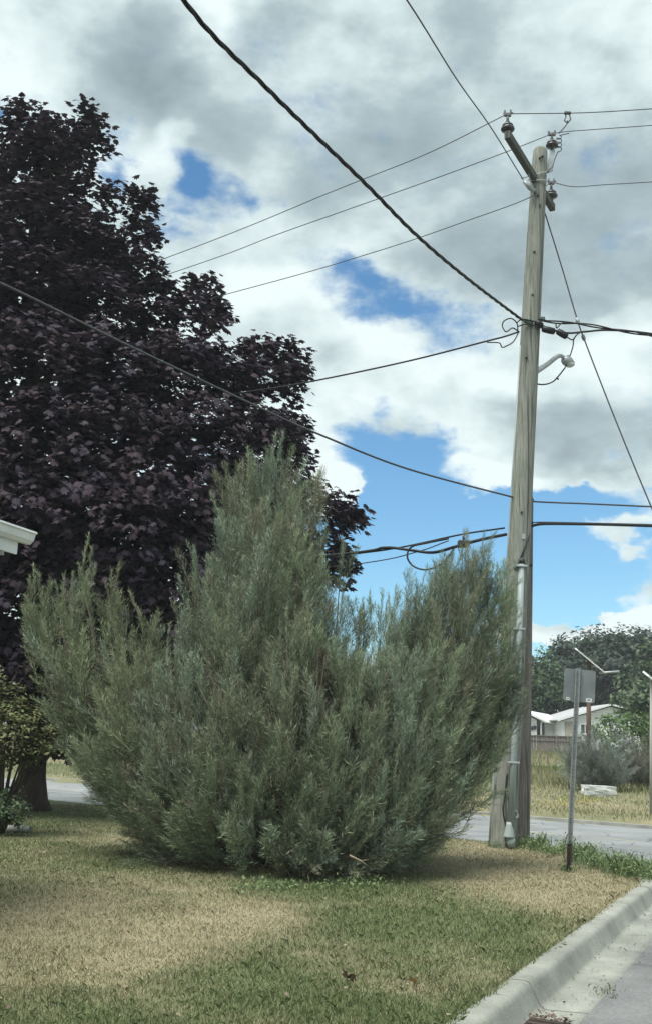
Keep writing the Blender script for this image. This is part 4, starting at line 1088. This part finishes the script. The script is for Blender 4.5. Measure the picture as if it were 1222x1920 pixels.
# ------------------------------------------------------------------ generic broadleaf tree or shrub
QUAD = (np.array([(0, -.5, 0), (.3, -.05, -.05), (0, .55, 0), (-.3, -.05, -.05)]), np.array([(0, 1, 2, 3)]))
def leafy(name, label, cat, blobs, Y, leaf, n_per, c1, c2, trunk=None, group=None, mat_=None, normal_up=.6, base_px=None, tm=QUAD, core=.5):
    """blobs: px, py, depth offset, rx px, ry px"""
    bx = base_px or blobs[0][0]
    bp = at(bx, 1440, Y); bz = float(gz(bp.x, Y))
    root = empty(name, (bp.x, Y, bz), label, cat, group)
    pos, nr, sh = [], [], []
    for px, py, dy, rx, ry in blobs:
        c = np.array(at(px, py, Y + dy)); sx, sz = rx * (Y + dy) / F_PX, ry * (Y + dy) / F_PX
        n = max(8, int(n_per * sx * sz / leaf ** 2))
        ncl = max(4, n // 22)
        cd_ = rand_dirs(ncl); cd_[:, 1] = np.where(cd_[:, 1] > .4, -cd_[:, 1], cd_[:, 1])
        rad = RNG.uniform(core, 1.03, ncl)[:, None]
        cc = c + cd_ * rad * np.array([sx, (sx + sz) / 2, sz])
        idx = RNG.integers(0, ncl, n)
        p = cc[idx] + rand_dirs(n) * (RNG.random(n) ** .5)[:, None] * leaf * 2.3 * np.array([1, 1, .75])
        p[:, 2] = np.maximum(p[:, 2], bz + .02)
        pos.append(p); nr.append(cd_[idx] * .5); sh.append(RNG.uniform(.7, 1.3, ncl)[idx])
    pos = np.concatenate(pos); nr = np.concatenate(nr); sh = np.concatenate(sh); n = len(pos)
    nrm = nr + np.array([0, 0, normal_up]) + rand_dirs(n) * .6
    t = RNG.random(n)[:, None]
    col = (np.array(c1) * (1 - t) + np.array(c2) * t) * sh[:, None]
    V, Fc, C = leaf_instances(tm, pos, nrm, rand_dirs(n) + np.array([0, 0, -.4]), RNG.uniform(.7, 1.3, n) * leaf, col)
    mesh_np('crown' if trunk else 'foliage', V, Fc, mat_ or M_GREEN, root, C)
    m = MB()
    tops = [at(b[0], b[1], Y + b[2]) for b in blobs]
    r = trunk or .03
    for k, tp in enumerate(tops[:10]):
        m.tube(spline([Vector((bp.x + .3 * r * (k % 3 - 1), Y, bz - .05)), Vector((bp.x * .6 + tp.x * .4, Y * .6 + tp.y * .4, bz * .5 + tp.z * .5)), tp], 5), [r * (1 - .8 * i / 10) for i in range(11)], 7)
    m.build('trunk' if trunk else 'stems', M_BARK if trunk else M_TWIG, root)
    return root
tg = 'trees behind the far houses'
leafy('broadleaf_tree', 'big rounded dark maple rising behind the white gabled house', 'tree', [(1110, 1225, 0, 70, 45), (1060, 1235, 0, 45, 35), (1160, 1215, 0, 60, 40), (1210, 1225, 0, 55, 45), (1090, 1270, -2, 70, 50), (1150, 1270, -3, 70, 50), (1200, 1290, 0, 60, 60), (1120, 1320, 0, 80, 40), (1050, 1290, 0, 40, 50)], 104, .46, 64, (.024, .044, .028), (.038, .064, .04), trunk=.4, group=tg, base_px=1125, core=.25)
leafy('broadleaf_tree', 'mid-green tree between the old pole and the rounded dark maple', 'tree', [(1005, 1250, 0, 35, 32), (1030, 1290, -1, 45, 45), (990, 1300, 0, 45, 50), (1015, 1330, 0, 50, 35), (960, 1270, 1, 40, 40)], 96, .42, 50, (.035, .065, .03), (.065, .11, .045), trunk=.3, group=tg, base_px=1010, core=.25)
leafy('evergreen_tree', 'pale green spruce-like tree at the right edge beside the white house', 'tree', [(1215, 1230, 0, 26, 36), (1200, 1270, 0, 34, 36), (1195, 1310, -1, 45, 34), (1230, 1300, 0, 50, 50), (1190, 1345, 0, 52, 28), (1240, 1350, 0, 50, 40)], 62, .3, 26, (.055, .09, .05), (.10, .14, .075), trunk=.2, group=tg, base_px=1212)
leafy('hedge', 'bright green leafy shrub mass in front of the white gabled house', 'hedge', [(1140, 1358, .3, 26, 18), (1185, 1352, .3, 30, 18), (1130, 1375, 0, 30, 22), (1165, 1362, 0, 34, 26), (1205, 1368, 0, 34, 26), (1150, 1395, -1, 40, 22), (1200, 1400, -1, 40, 26), (1240, 1380, 0, 30, 30)], 46, .16, 16, (.06, .11, .035), (.11, .18, .06), base_px=1170)
def far_juniper(name, label, leads, Y, scale, cols, base_px):
    bp = at(base_px, 1480, Y); bz = float(gz(bp.x, Y)); root = empty(name, (bp.x, Y, bz), label, 'bush', 'grey-green shrubs across the street')
    b0 = Vector((bp.x, Y, bz)); pos, dirs, ln, col = [], [], [], []
    m = MB()
    for px, py, dy, rad, n in leads:
        tip = at(px, py, Y + dy); out = Vector((tip.x - b0.x, tip.y - b0.y, 0)); ctrl = b0 + out * .8 + Vector((0, 0, (tip.z - bz) * .3))
        bez = lambda t: b0 * (1 - t) ** 2 + ctrl * (2 * t * (1 - t)) + tip * t * t
        m.tube([bez(t) for t in (0, .3, .6, .9)], [.05, .04, .025, .01], 5)
        c0 = np.array(cols[random.randrange(len(cols))])
        for k in range(n):
            t = random.uniform(.15, .93); r = rad * Y / F_PX * math.sin(min(t / .9, 1) * math.pi) ** .5 * math.sqrt(random.random())
            o = Vector(rand_dirs(1)[0]); p = bez(t) + o * r; p.z = max(p.z, bz + .15)
            d = o * .5 + Vector((0, 0, .7)) + out.normalized() * .2 if out.length > .01 else o + Vector((0, 0, .7))
            pos.append(p); dirs.append(d); ln.append(random.uniform(.6, 1.0) * scale); col.append(c0 * random.uniform(.75, 1.25))
    V, Fc, C = plumes(np.array([tuple(p) for p in pos]), np.array([tuple(d) for d in dirs]), np.array(ln), np.array(col))
    mesh_np('foliage', V, Fc, M_JUN, root, C); m.build('stems', M_TWIG, root)
far_juniper('shrub', 'rounded silvery grey-green shrub beside the pale concrete block', [(1072, 1412, 0, 22, 40), (1085, 1400, 0, 22, 40), (1115, 1382, 0, 24, 45), (1145, 1380, .2, 24, 45), (1165, 1400, .2, 20, 36), (1070, 1440, 0, 20, 36), (1100, 1430, -.6, 26, 45), (1135, 1425, -.7, 26, 45), (1160, 1440, -.5, 22, 36), (1120, 1465, -.8, 26, 36), (1085, 1470, -.5, 22, 30), (1150, 1472, -.6, 20, 26)], 35.5, .75, [(.20, .25, .21), (.25, .29, .25), (.18, .20, .18)], 1120)
far_juniper('shrub', 'darker brownish shrub beside the pale post at the right edge', [(1190, 1405, 0, 22, 40), (1215, 1395, 0, 24, 40), (1180, 1440, -.4, 22, 36), (1205, 1440, -.5, 24, 40), (1235, 1430, 0, 24, 36), (1195, 1470, -.5, 22, 30), (1225, 1475, -.4, 22, 30)], 36.5, .75, [(.18, .205, .165), (.19, .185, .155)], 1205)

# concrete block
def block():
    c = at(1122, 1499, 33); z = float(gz(c.x, c.y))
    import bmesh
    bm = bmesh.new(); bmesh.ops.create_cube(bm, size=1)
    bmesh.ops.subdivide_edges(bm, edges=bm.edges, cuts=7, use_grid_fill=True)
    for v in bm.verts:
        q = v.co.copy(); r = max(abs(q.x), abs(q.y), abs(q.z)); s = q.normalized() * .62
        q = q.lerp(s, .16)
        nn = float(fbm(q.x * 5 + q.y * 3 + 9, q.z * 5 + q.y * 2 + 4, 3, 91)) - .5
        v.co = Vector((q.x * 1.0, q.y * .5, q.z * .33)) * (1 + nn * .22)
    me = bpy.data.meshes.new('stone_block'); bm.to_mesh(me); bm.free(); me.materials.append(mat('pale_stone', (.36, .38, .37), (.52, .54, .52), 5, .9, bump=.6))
    o = bpy.data.objects.new('stone_block', me); o.location = (c.x, c.y, z + .14); o.rotation_euler = (0, R(2), R(8)); link(o)
    tag(o, 'pale rough stone block lying in front of the silvery shrub', 'block')
block()

# ------------------------------------------------------------------ houses across the field
def siding(name, c, period):
    mt, nt, b = new_mat(name)
    N = nt.nodes.new; L = nt.links.new
    tc = N('ShaderNodeTexCoord'); w = N('ShaderNodeTexWave'); w.bands_direction = 'Z'; w.wave_profile = 'SAW'; w.inputs['Scale'].default_value = 1 / period * .314 * 2 / 2
    L(tc.outputs['Object'], w.inputs['Vector'])
    bp = N('ShaderNodeBump'); bp.inputs['Strength'].default_value = 1; bp.inputs['Distance'].default_value = .03; L(w.outputs['Fac'], bp.inputs['Height']); L(bp.outputs[0], b.inputs['Normal'])
    r = N('ShaderNodeMapRange'); r.inputs['From Max'].default_value = .1; r.inputs['To Min'].default_value = .7; L(w.outputs['Fac'], r.inputs['Value'])
    v = N('ShaderNodeVectorMath'); v.operation = 'SCALE'; v.inputs[0].default_value = c; L(r.outputs[0], v.inputs['Scale']); L(v.outputs[0], b.inputs['Base Color']); b.inputs['Roughness'].default_value = .6
    return mt
M_SIDE_W = siding('white_siding', (.72, .77, .80), .25); M_SIDE_G = siding('grey_siding', (.46, .48, .49), .22)
M_ROOF = mat('grey_shingles', (.30, .31, .32), (.40, .41, .42), 9, .9)
M_GLASS = mat('window_glass', (.03, .04, .045), (.06, .07, .08), 2, .1, spec=.6)
M_STONE = mat('beige_brick', (.30, .28, .25), (.42, .40, .36), 6, .9)
def gable_house(label, Y, xl, xr, peak, eave_py, ground_z, depth, wallm, lower=None, win=None, door=None, down=None, side_dir=1, extra=None):
    A = at(xl, eave_py[0], Y); B = at(xr, eave_py[1], Y); Pk = at(peak[0], peak[1], Y)
    root = empty('house', ((A.x + B.x) / 2, Y, ground_z), label, 'house')
    ov = .45; dv = Vector((0, depth, 0))
    a0 = Vector((A.x + ov, Y, ground_z)); b0 = Vector((B.x - ov, Y, ground_z))
    ze = A.z + (Pk.z - A.z) * ov / (Pk.x - A.x) - .12; ze2 = B.z + (Pk.z - B.z) * ov / (B.x - Pk.x) - .12
    m = MB(); m.prism([a0, b0, Vector((b0.x, Y, ze2)), Vector((Pk.x, Y, Pk.z - .14)), Vector((a0.x, Y, ze))], dv); m.build('wall', wallm, root)
    m = MB()
    for E_ in (A, B):
        s = 1 if E_ is B else -1
        d = (E_ - Pk); nrm = Vector((0, 1, 0)).cross(d).normalized(); nrm = nrm if nrm.z > 0 else -nrm
        p0 = Pk + Vector((0, -.4, 0)); p1 = E_ + Vector((0, -.4, 0))
        m.prism([p0, p1, p1 + nrm * .1, p0 + nrm * .1], dv + Vector((0, .8, 0)))
    rf = m.build('roof', M_ROOF, root)
    m = MB()
    for E_ in (A, B):
        d = (E_ - Pk); nrm = Vector((0, 1, 0)).cross(d).normalized(); nrm = nrm if nrm.z > 0 else -nrm
        p0 = Pk + Vector((0, -.44, 0)); p1 = E_ + Vector((0, -.44, 0)); m.prism([p0 + nrm * .101, p1 + nrm * .101, p1 - nrm * .03, p0 - nrm * .03], (0, .035, 0))
    m.build('fascia', M_WHITE, rf)
    m = MB(); q = B if side_dir > 0 else A; m.box(q + Vector((.05 * side_dir, depth / 2, -.02)), (.11, depth + .3, .10), None, .03); m.build('gutter', M_WHITE, rf)
    if lower:
        a, b = lower; m = MB(); p = at(a, 1370, Y); q = at(b, 1370, Y); zt = at(a, 1353, Y).z
        m.box(Vector(((p.x + q.x) / 2, Y - .03, (ground_z + zt) / 2)), (q.x - p.x, .06, zt - ground_z)); m.build('brick_wall', M_STONE, root)
    for w in (win or []):
        x0, y0, x1, y1 = w; p, q = at(x0, y0, Y), at(x1, y1, Y); c = (p + q) / 2; c.y = Y - .06
        W, H = q.x - p.x, p.z - q.z
        m = MB(); t = .10
        for s in (-1, 1): m.box(c + Vector((s * (W / 2 - t / 2), 0, 0)), (t, .1, H)); m.box(c + Vector((0, 0, s * (H / 2 - t / 2))), (W - 2 * t, .1, t))
        m.box(c, (.06, .08, H - 2 * t)); f = m.build('window', M_WHITE, root)
        m = MB(); m.box(c + Vector((0, .02, 0)), (W - 2 * t, .03, H - 2 * t)); m.build('pane', M_GLASS, f)
    if door:
        x0, y0, x1 = door; p = at(x0, y0, Y); q = at(x1, y0, Y); m = MB(); m.box(Vector(((p.x + q.x) / 2, Y - .04, (ground_z + p.z) / 2)), (q.x - p.x, .06, p.z - ground_z)); m.build('door', mat('dark_door', (.04, .045, .05), (.06, .065, .07), 4, .5), root)
    if down:
        p = at(down[0], down[1], Y); m = MB(); m.tube([p + Vector((.3, -.1, .3)), p + Vector((0, -.08, 0)), Vector((p.x, Y - .08, ground_z))], .06, 8); m.build('downspout', M_WHITE, root)
    if extra: extra(root, Y, ground_z)
    return root
def garage_extra(root, Y, gz0):
    for px in (990, 997, 1001):                      # meters and vents on the wall
        p = at(px, 1366 - (px % 3), Y); m = MB(); m.lathe(p + Vector((0, -.02, 0)), (0, -1, 0), [(.16, -.02), (.16, .10), (.10, .14)], 12); m.build('meter', M_DARKMETAL, root)
    # lower side wing with its own eave
    a, b = at(1014, 1356, Y + .6), at(1052, 1360, Y + .6); m = MB(); m.box(Vector(((a.x + b.x) / 2 - .1, Y + 2.6, (gz0 + a.z) / 2)), (b.x - a.x - .7, 4, a.z - gz0)); m.build('side_wall', M_SIDE_G, root)
    m = MB(); c = (a + b) / 2; m.prism([at(1012, 1350, Y + .2), at(1054, 1358, Y + .2), at(1054, 1360.5, Y + .2), at(1012, 1353, Y + .2)], (0, 5, .9)); m.build('side_roof', M_WHITE, root)
gable_house('long white-sided house with meters on its wall, left of the gabled house', 82, 920, 1016, (968, 1329), (1356, 1352), 1.35, 10, M_SIDE_W, door=(1013.5, 1360, 1016), down=(1013, 1356), extra=garage_extra)
gable_house('white gabled bungalow with beige brick corner and one window behind the signs', 80, 1042, 1246, (1143, 1322), (1352, 1352), 1.3, 12, M_SIDE_W, lower=(1058, 1080), win=[(1085, 1356, 1106, 1378), (1165, 1358, 1190, 1378)], side_dir=1)
def board_fence():
    Y = 73; a, b = gp(850, Y), gp(1090, Y)
    root = empty('board_fence', a, 'low grey-brown board fence in front of the far houses', 'fence')
    mt = wood('fence_wood', (.12, .105, .09), (.22, .20, .175), (.17, .155, .135))
    m = MB(); n = int((b.x - a.x) / .2)
    for i in range(n):
        x = a.x + (b.x - a.x) * (i + .5) / n; z = float(gz(x, Y)); zt = at(1000, 1379, Y).z
        m.box((x, Y + random.uniform(-.01, .01), (z + zt) / 2), (.185, .025, zt - z + random.uniform(-.03, .03)))
    m.build('boards', mt, root)
    m = MB(); zt = at(1000, 1379, Y).z
    m.box(((a.x + b.x) / 2, Y - .04, zt + .02), (b.x - a.x, .10, .05)); m.box(((a.x + b.x) / 2, Y - .045, zt - .30), (b.x - a.x, .06, .08)); m.build('rail', mt, root)
    for i in range(0, n, 12):
        x = a.x + (b.x - a.x) * i / n; m = MB(); z = float(gz(x, Y)); m.box((x, Y - .06, (z + zt) / 2 + .03), (.11, .11, zt - z + .1)); m.build('post', mt, root)
board_fence()
# distant wood beyond the field, mostly hidden
def far_wood():
    n = 16000; x = RNG.uniform(-95, 30, n); y = 130 + RNG.uniform(0, 8, n); top = 7 + 6 * fbm(x * .12, x * 0, 3, 71); z = 2 + RNG.random(n) ** .8 * top
    pos = np.stack([x, y, z], 1); t = RNG.random(n)[:, None]; col = np.array([.025, .04, .025]) * (1 - t) + np.array([.05, .075, .04]) * t
    V, Fc, C = leaf_instances(QUAD, pos, rand_dirs(n) + np.array([0, -.3, .4]), rand_dirs(n), RNG.uniform(.8, 1.5, n), col)
    tag(mesh_np('far_woods', V, Fc, M_GREEN, None, C), kind='stuff')
far_wood()

# ------------------------------------------------------------------ left side: neighbour's house, small maple, shrub, pipe
def near_house():
    ze = at(66, 1000, 10.0).z
    C = at_z(68, 998, ze); Dp = at_z(0, 975, ze)
    u = (Dp - C); u.z = 0; u.normalize()                 # along the eave, towards us
    v = Vector((u.y, -u.x, 0)); v = v if v.x < 0 else -v  # into the house
    L_, W_ = 13.0, 9.0
    print('near house corner', C, u, v)
    root = empty('house', (C.x, C.y, 0), 'white eave corner of the neighbouring house at the left edge', 'house')
    up_ = Vector((0, 0, 1)); ov = .55
    m = MB(); c0 = C + v * ov + u * ov
    m.prism([Vector((p.x, p.y, -.05)) for p in (c0, c0 + u * (L_ - 2 * ov), c0 + u * (L_ - 2 * ov) + v * (W_ - 2 * ov), c0 + v * (W_ - 2 * ov))], (0, 0, ze - .28)); m.build('wall', M_SIDE_W, root)
    # hip roof
    a, b, c, d = C + v * .10 + u * .10, C + u * L_ + v * .10, C + u * L_ + v * W_, C + v * W_ + u * .10
    for p in (a, b, c, d): p.z = ze + .02
    h = 1.9; r1 = (a + d) / 2 + u * (W_ / 2) + up_ * h; r2 = (b + c) / 2 - u * (W_ / 2) + up_ * h
    m = MB(); m.add([a, b, c, d, r1, r2] , [(0, 1, 5, 4), (1, 2, 5), (2, 3, 4, 5), (3, 0, 4), (0, 3, 2, 1)]); rf = m.build('roof', mat('brown_grey_shingles', (.13, .125, .12), (.22, .21, .20), 12, .95, bump=.5), root)
    # gutter: profile swept along eave (u) and along the end (v)
    def gut(p, q, inward):
        d = (q - p).normalized(); m = MB(); pf = [(.10, -.005), (-.015, 0), (-.02, -.02), (0, -.03), (.015, -.09), (.05, -.125), (.10, -.125)]
        vs = [p + inward * x + up_ * z for x, z in pf] + [q + inward * x + up_ * z for x, z in pf]; n = len(pf)
        m.add(vs, [(i, (i + 1) % n, (i + 1) % n + n, i + n) for i in range(n)] + [tuple(range(n)), tuple(range(n, 2 * n))]); return m
    gut(C, C + u * L_, v).build('gutter', M_WHITE, root)
    m = MB(); f0 = C + v * .115 + u * .13
    m.box(f0 + u * (L_ / 2) + up_ * -.15, (L_, .025, .19), (u, v, up_)); m.box(f0 + v * (W_ / 2) + up_ * -.15 , (.025, W_ - .3, .19), (u, v, up_)); m.build('fascia', M_WHITE, root)
    m = MB(); m.box(f0 + u * (L_ / 2) + v * (W_ / 2 - .1) + up_ * -.235, (L_ - .1, W_ - .4, .02), (u, v, up_)); m.build('soffit', mat('soffit_white', (.50, .52, .51), (.56, .58, .57), 4, .7), root)
near_house()
YM = 16.8
leafy('small_maple', 'small layered bronze-green maple bush at the left edge before the dark tree trunk', 'tree',
      [(-20, 1330, 0, 70, 22), (40, 1345, -.1, 60, 18), (90, 1375, -.1, 38, 14), (10, 1375, -.3, 70, 20), (60, 1400, -.2, 52, 16), (100, 1410, 0, 24, 12), (0, 1410, -.2, 60, 18), (40, 1425, 0, 50, 12), (-40, 1290, 0, 60, 24), (0, 1262, .1, 26, 10), (25, 1295, .1, 20, 9), (15, 1310, 0, 36, 10)],
      YM, .065, 26, (.085, .13, .05), (.16, .145, .07), trunk=.045, base_px=12, normal_up=1.1)
leafy('low_shrub', 'low dark green shrub above the white drain pipe at the left edge', 'shrub', [(5, 1500, 0, 40, 20), (30, 1520, -.1, 26, 20), (-20, 1510, 0, 40, 30), (10, 1535, -.1, 38, 14)], 16.6, .06, 20, (.05, .09, .04), (.10, .14, .075), base_px=5)
leafy('low_shrub', 'small reddish leafy plant behind the low green shrub at the tree trunk', 'shrub', [(38, 1490, 0, 16, 12), (30, 1505, 0, 18, 10), (15, 1485, 0, 22, 12)], 17.4, .06, 8, (.07, .05, .045), (.12, .11, .08), base_px=32)
def drain():
    e = g(57, 1562); p0 = Vector((e.x, e.y, .055)); p1 = Vector((g(-60, 1556).x, g(-60, 1556).y + .1, .06)); p2 = p1 + Vector((-1.0, .3, .05))
    m = MB(); pts = []; rs = []
    n = 90
    for i in range(n + 1):
        t = i / n; p = p0.lerp(p1, t); pts.append(p + Vector((0, 0, float(gz(p.x, p.y))))); rs.append(.052 if (t < .10 or i % 2) else .060)
    m.tube(pts, rs, 14, caps=False); m.tube(pts[:30][::-1], .047, 14, caps=False)
    tag(m.build('drain_pipe', mat('dirty_white_plastic', (.40, .40, .38), (.55, .55, .52), 7, .6)), 'white corrugated drain pipe lying on the lawn at the left edge', 'pipe')
drain()

# ------------------------------------------------------------------ weeds and litter
def weeds():
    xs, ys, hs = [], [], []
    spots = [(990, 1585, 26, 12, .20, 260), (1010, 1590, 20, 8, .24, 240), (1080, 1595, 34, 10, .26, 420), (1105, 1602, 26, 10, .28, 320), (1130, 1622, 34, 9, .22, 420), (1165, 1632, 34, 10, .27, 620), (1195, 1640, 34, 10, .32, 620), (1230, 1648, 34, 10, .36, 620), (1040, 1600, 40, 8, .12, 200), (940, 1588, 26, 4, .10, 120), (1062, 1632, 14, 4, .10, 60), (600, 1668, 130, 12, .08, 160), (500, 1668, 50, 6, .12, 60), (690, 1660, 60, 6, .10, 60)]
    for px, py, rx, ry, h, n in spots:
        for _ in range(int(n * .72)):
            p = g(px + random.gauss(0, rx * .5), py + random.gauss(0, ry * .5)); xs.append(p.x); ys.append(p.y); hs.append(h * random.uniform(.35, 1.25))
    xs, ys, hs = map(np.array, (xs, ys, hs)); n = len(xs)
    t = RNG.random(n)[:, None]; col = (np.array([.105, .165, .07]) * (1 - t) + np.array([.20, .265, .125]) * t) * RNG.uniform(.7, 1.3, n)[:, None]
    z0 = np.maximum(gz(xs, ys), ROAD_Z - .02)
    blades('weeds', xs, ys, hs, RNG.uniform(.005, .011, n), RNG.uniform(.2, .8, n), col, mat_=M_GREEN)
    # leafy weed heads
    k = RNG.integers(0, n, n * 3); hgt = RNG.random(n * 3)
    pos = np.stack([xs[k] + RNG.normal(0, .04, n * 3), ys[k] + RNG.normal(0, .04, n * 3), z0[k] + hs[k] * hgt * .9 + .02], 1)
    c2 = col[k] * RNG.uniform(.8, 1.3, n * 3)[:, None]
    V, Fc, C = leaf_instances(QUAD, pos, rand_dirs(n * 3) + np.array([0, 0, .7]), rand_dirs(n * 3), RNG.uniform(.02, .05, n * 3), c2)
    tag(mesh_np('weed_leaves', V, Fc, M_GREEN, None, C), kind='stuff')
    # small tufts in the gutter
weeds()
def fallen_leaf(px, py, size, c, label):
    p = g(px, py); z = float(gz(p.x, p.y)); V0, F0 = maple_leaf(); me = bpy.data.meshes.new('fallen_leaf')
    V = V0.copy(); V[:, 2] += .25 * V[:, 0] ** 2 * 2 + .15 * np.sin(V[:, 1] * 6); V *= size
    me.from_pydata([tuple(v) for v in V], [], [tuple(f) for f in F0]); me.materials.append(mat('dry_leaf', c, tuple(k * 1.3 for k in c), 30, .8))
    o = bpy.data.objects.new('fallen_leaf', me); o.location = (p.x, p.y, z + .04); o.rotation_euler = (R(25), R(-15), random.uniform(0, 6)); link(o); tag(o, label, 'leaf')
fallen_leaf(655, 1840, .12, (.17, .12, .085), 'curled brown fallen leaf on the lawn in front of the juniper')
fallen_leaf(774, 1848, .065, (.34, .20, .085), 'small orange fallen leaf on the lawn near the kerb')
def lawn_litter():
    n = 420; Y = 5.6 * (20 / 5.6) ** RNG.random(n); x = (RNG.random(n) - .5) * Y * .68
    k = (S(x, Y) < -.3) & (E(x, Y) < -.05); x, Y = x[k], Y[k]; n = len(x)
    pos = np.stack([x, Y, gz(x, Y) + RNG.uniform(.015, .04, n)], 1)
    t = RNG.random(n)[:, None]; col = np.array([.08, .055, .04]) * (1 - t) + np.array([.34, .29, .21]) * t
    V, Fc, C = leaf_instances(QUAD, pos, rand_dirs(n) * .5 + np.array([0, 0, 1]), rand_dirs(n), RNG.uniform(.02, .055, n), col)
    tag(mesh_np('leaf_litter', V, Fc, M_GREEN, None, C), kind='stuff')
    # grit and crumbs lying in the gutter
    n = 260; e = RNG.uniform(.2, .6, n) ** 1.0; t = RNG.uniform(.4, 8.5, n)
    P = [PK(a + float(bend(b)), b, ROAD_Z - .012 + .02 * abs(a - .3)) for a, b in zip(e, t)]
    col = np.array([.10, .09, .08]) * RNG.uniform(.4, 2.2, n)[:, None]
    V, Fc, C = leaf_instances(QUAD, np.array([tuple(q) for q in P]) + np.array([0, 0, .006]), rand_dirs(n) * .7 + np.array([0, 0, 1]), rand_dirs(n), RNG.uniform(.008, .03, n), col)
    tag(mesh_np('gutter_grit', V, Fc, M_GREEN, None, C), kind='stuff')
    # weed tuft rooted in the joint between gutter and asphalt
    a = [PK(.53 + random.gauss(0, .05), 1.95 + random.gauss(0, .10), 0) for _ in range(60)]
    xs, ys = np.array([p.x for p in a]), np.array([p.y for p in a])
    blades('gutter_weeds', xs, ys, RNG.uniform(.012, .04, len(xs)), RNG.uniform(.005, .009, len(xs)), RNG.uniform(.5, 1.1, len(xs)), np.array([.12, .15, .07]) * RNG.uniform(.6, 1.3, len(xs))[:, None], zoff=.008)
lawn_litter()
def drain_grate():
    c = PK(.35, .58, 0); 
    root = empty('storm_drain', (c.x, c.y, ROAD_Z), 'rusty storm drain grate in the gutter at the bottom edge', 'drain')
    Z = -.142
    m = MB(); m.box(PK(.35, .58, Z + .003), (.27, .62, .03), (kn, kd, Vector((0, 0, 1))), .006); m.build('frame', M_RUST, root)
    for i in range(6):
        m = MB(); m.box(PK(.35, .34 + i * .095, Z + .022), (.23, .035, .012), (kn, kd, Vector((0, 0, 1))), .003); m.build('bar', M_RUST, root)
    # litter of bark and leaves along its edge
    n = 120; p = [PK(random.uniform(.2, .5), random.gauss(.9, .05), Z + .02 + random.random() * .02) for _ in range(n)]
    col = np.array([.10, .065, .045]) * RNG.uniform(.5, 1.6, n)[:, None]
    V, Fc, C = leaf_instances(QUAD, np.array([tuple(q) for q in p]), rand_dirs(n) * .5 + np.array([0, 0, 1]), rand_dirs(n), RNG.uniform(.015, .04, n), col)
    tag(mesh_np('litter', V, Fc, M_GREEN, None, C), kind='stuff')
drain_grate()

# ------------------------------------------------------------------ thin hazy volume added to lift the darks like windshield glare
def glare_haze():
    mt = bpy.data.materials.new('glare_haze'); mt.use_nodes = True; nt = mt.node_tree; nt.nodes.clear()
    v = nt.nodes.new('ShaderNodeVolumePrincipled'); v.inputs['Density'].default_value = GLARE_HAZE; v.inputs['Color'].default_value = (.86, .93, 1.0, 1)
    o = nt.nodes.new('ShaderNodeOutputMaterial'); nt.links.new(v.outputs[0], o.inputs['Volume'])
    zt = at(100, 150, 21.8).z + 6
    m = MB(); m.box((0, 420, (zt - 2) / 2), (1300, 1100, zt + 2)); tag(m.build('glare_haze', mt), kind='stuff')
GLARE_HAZE = 0.0006
glare_haze()
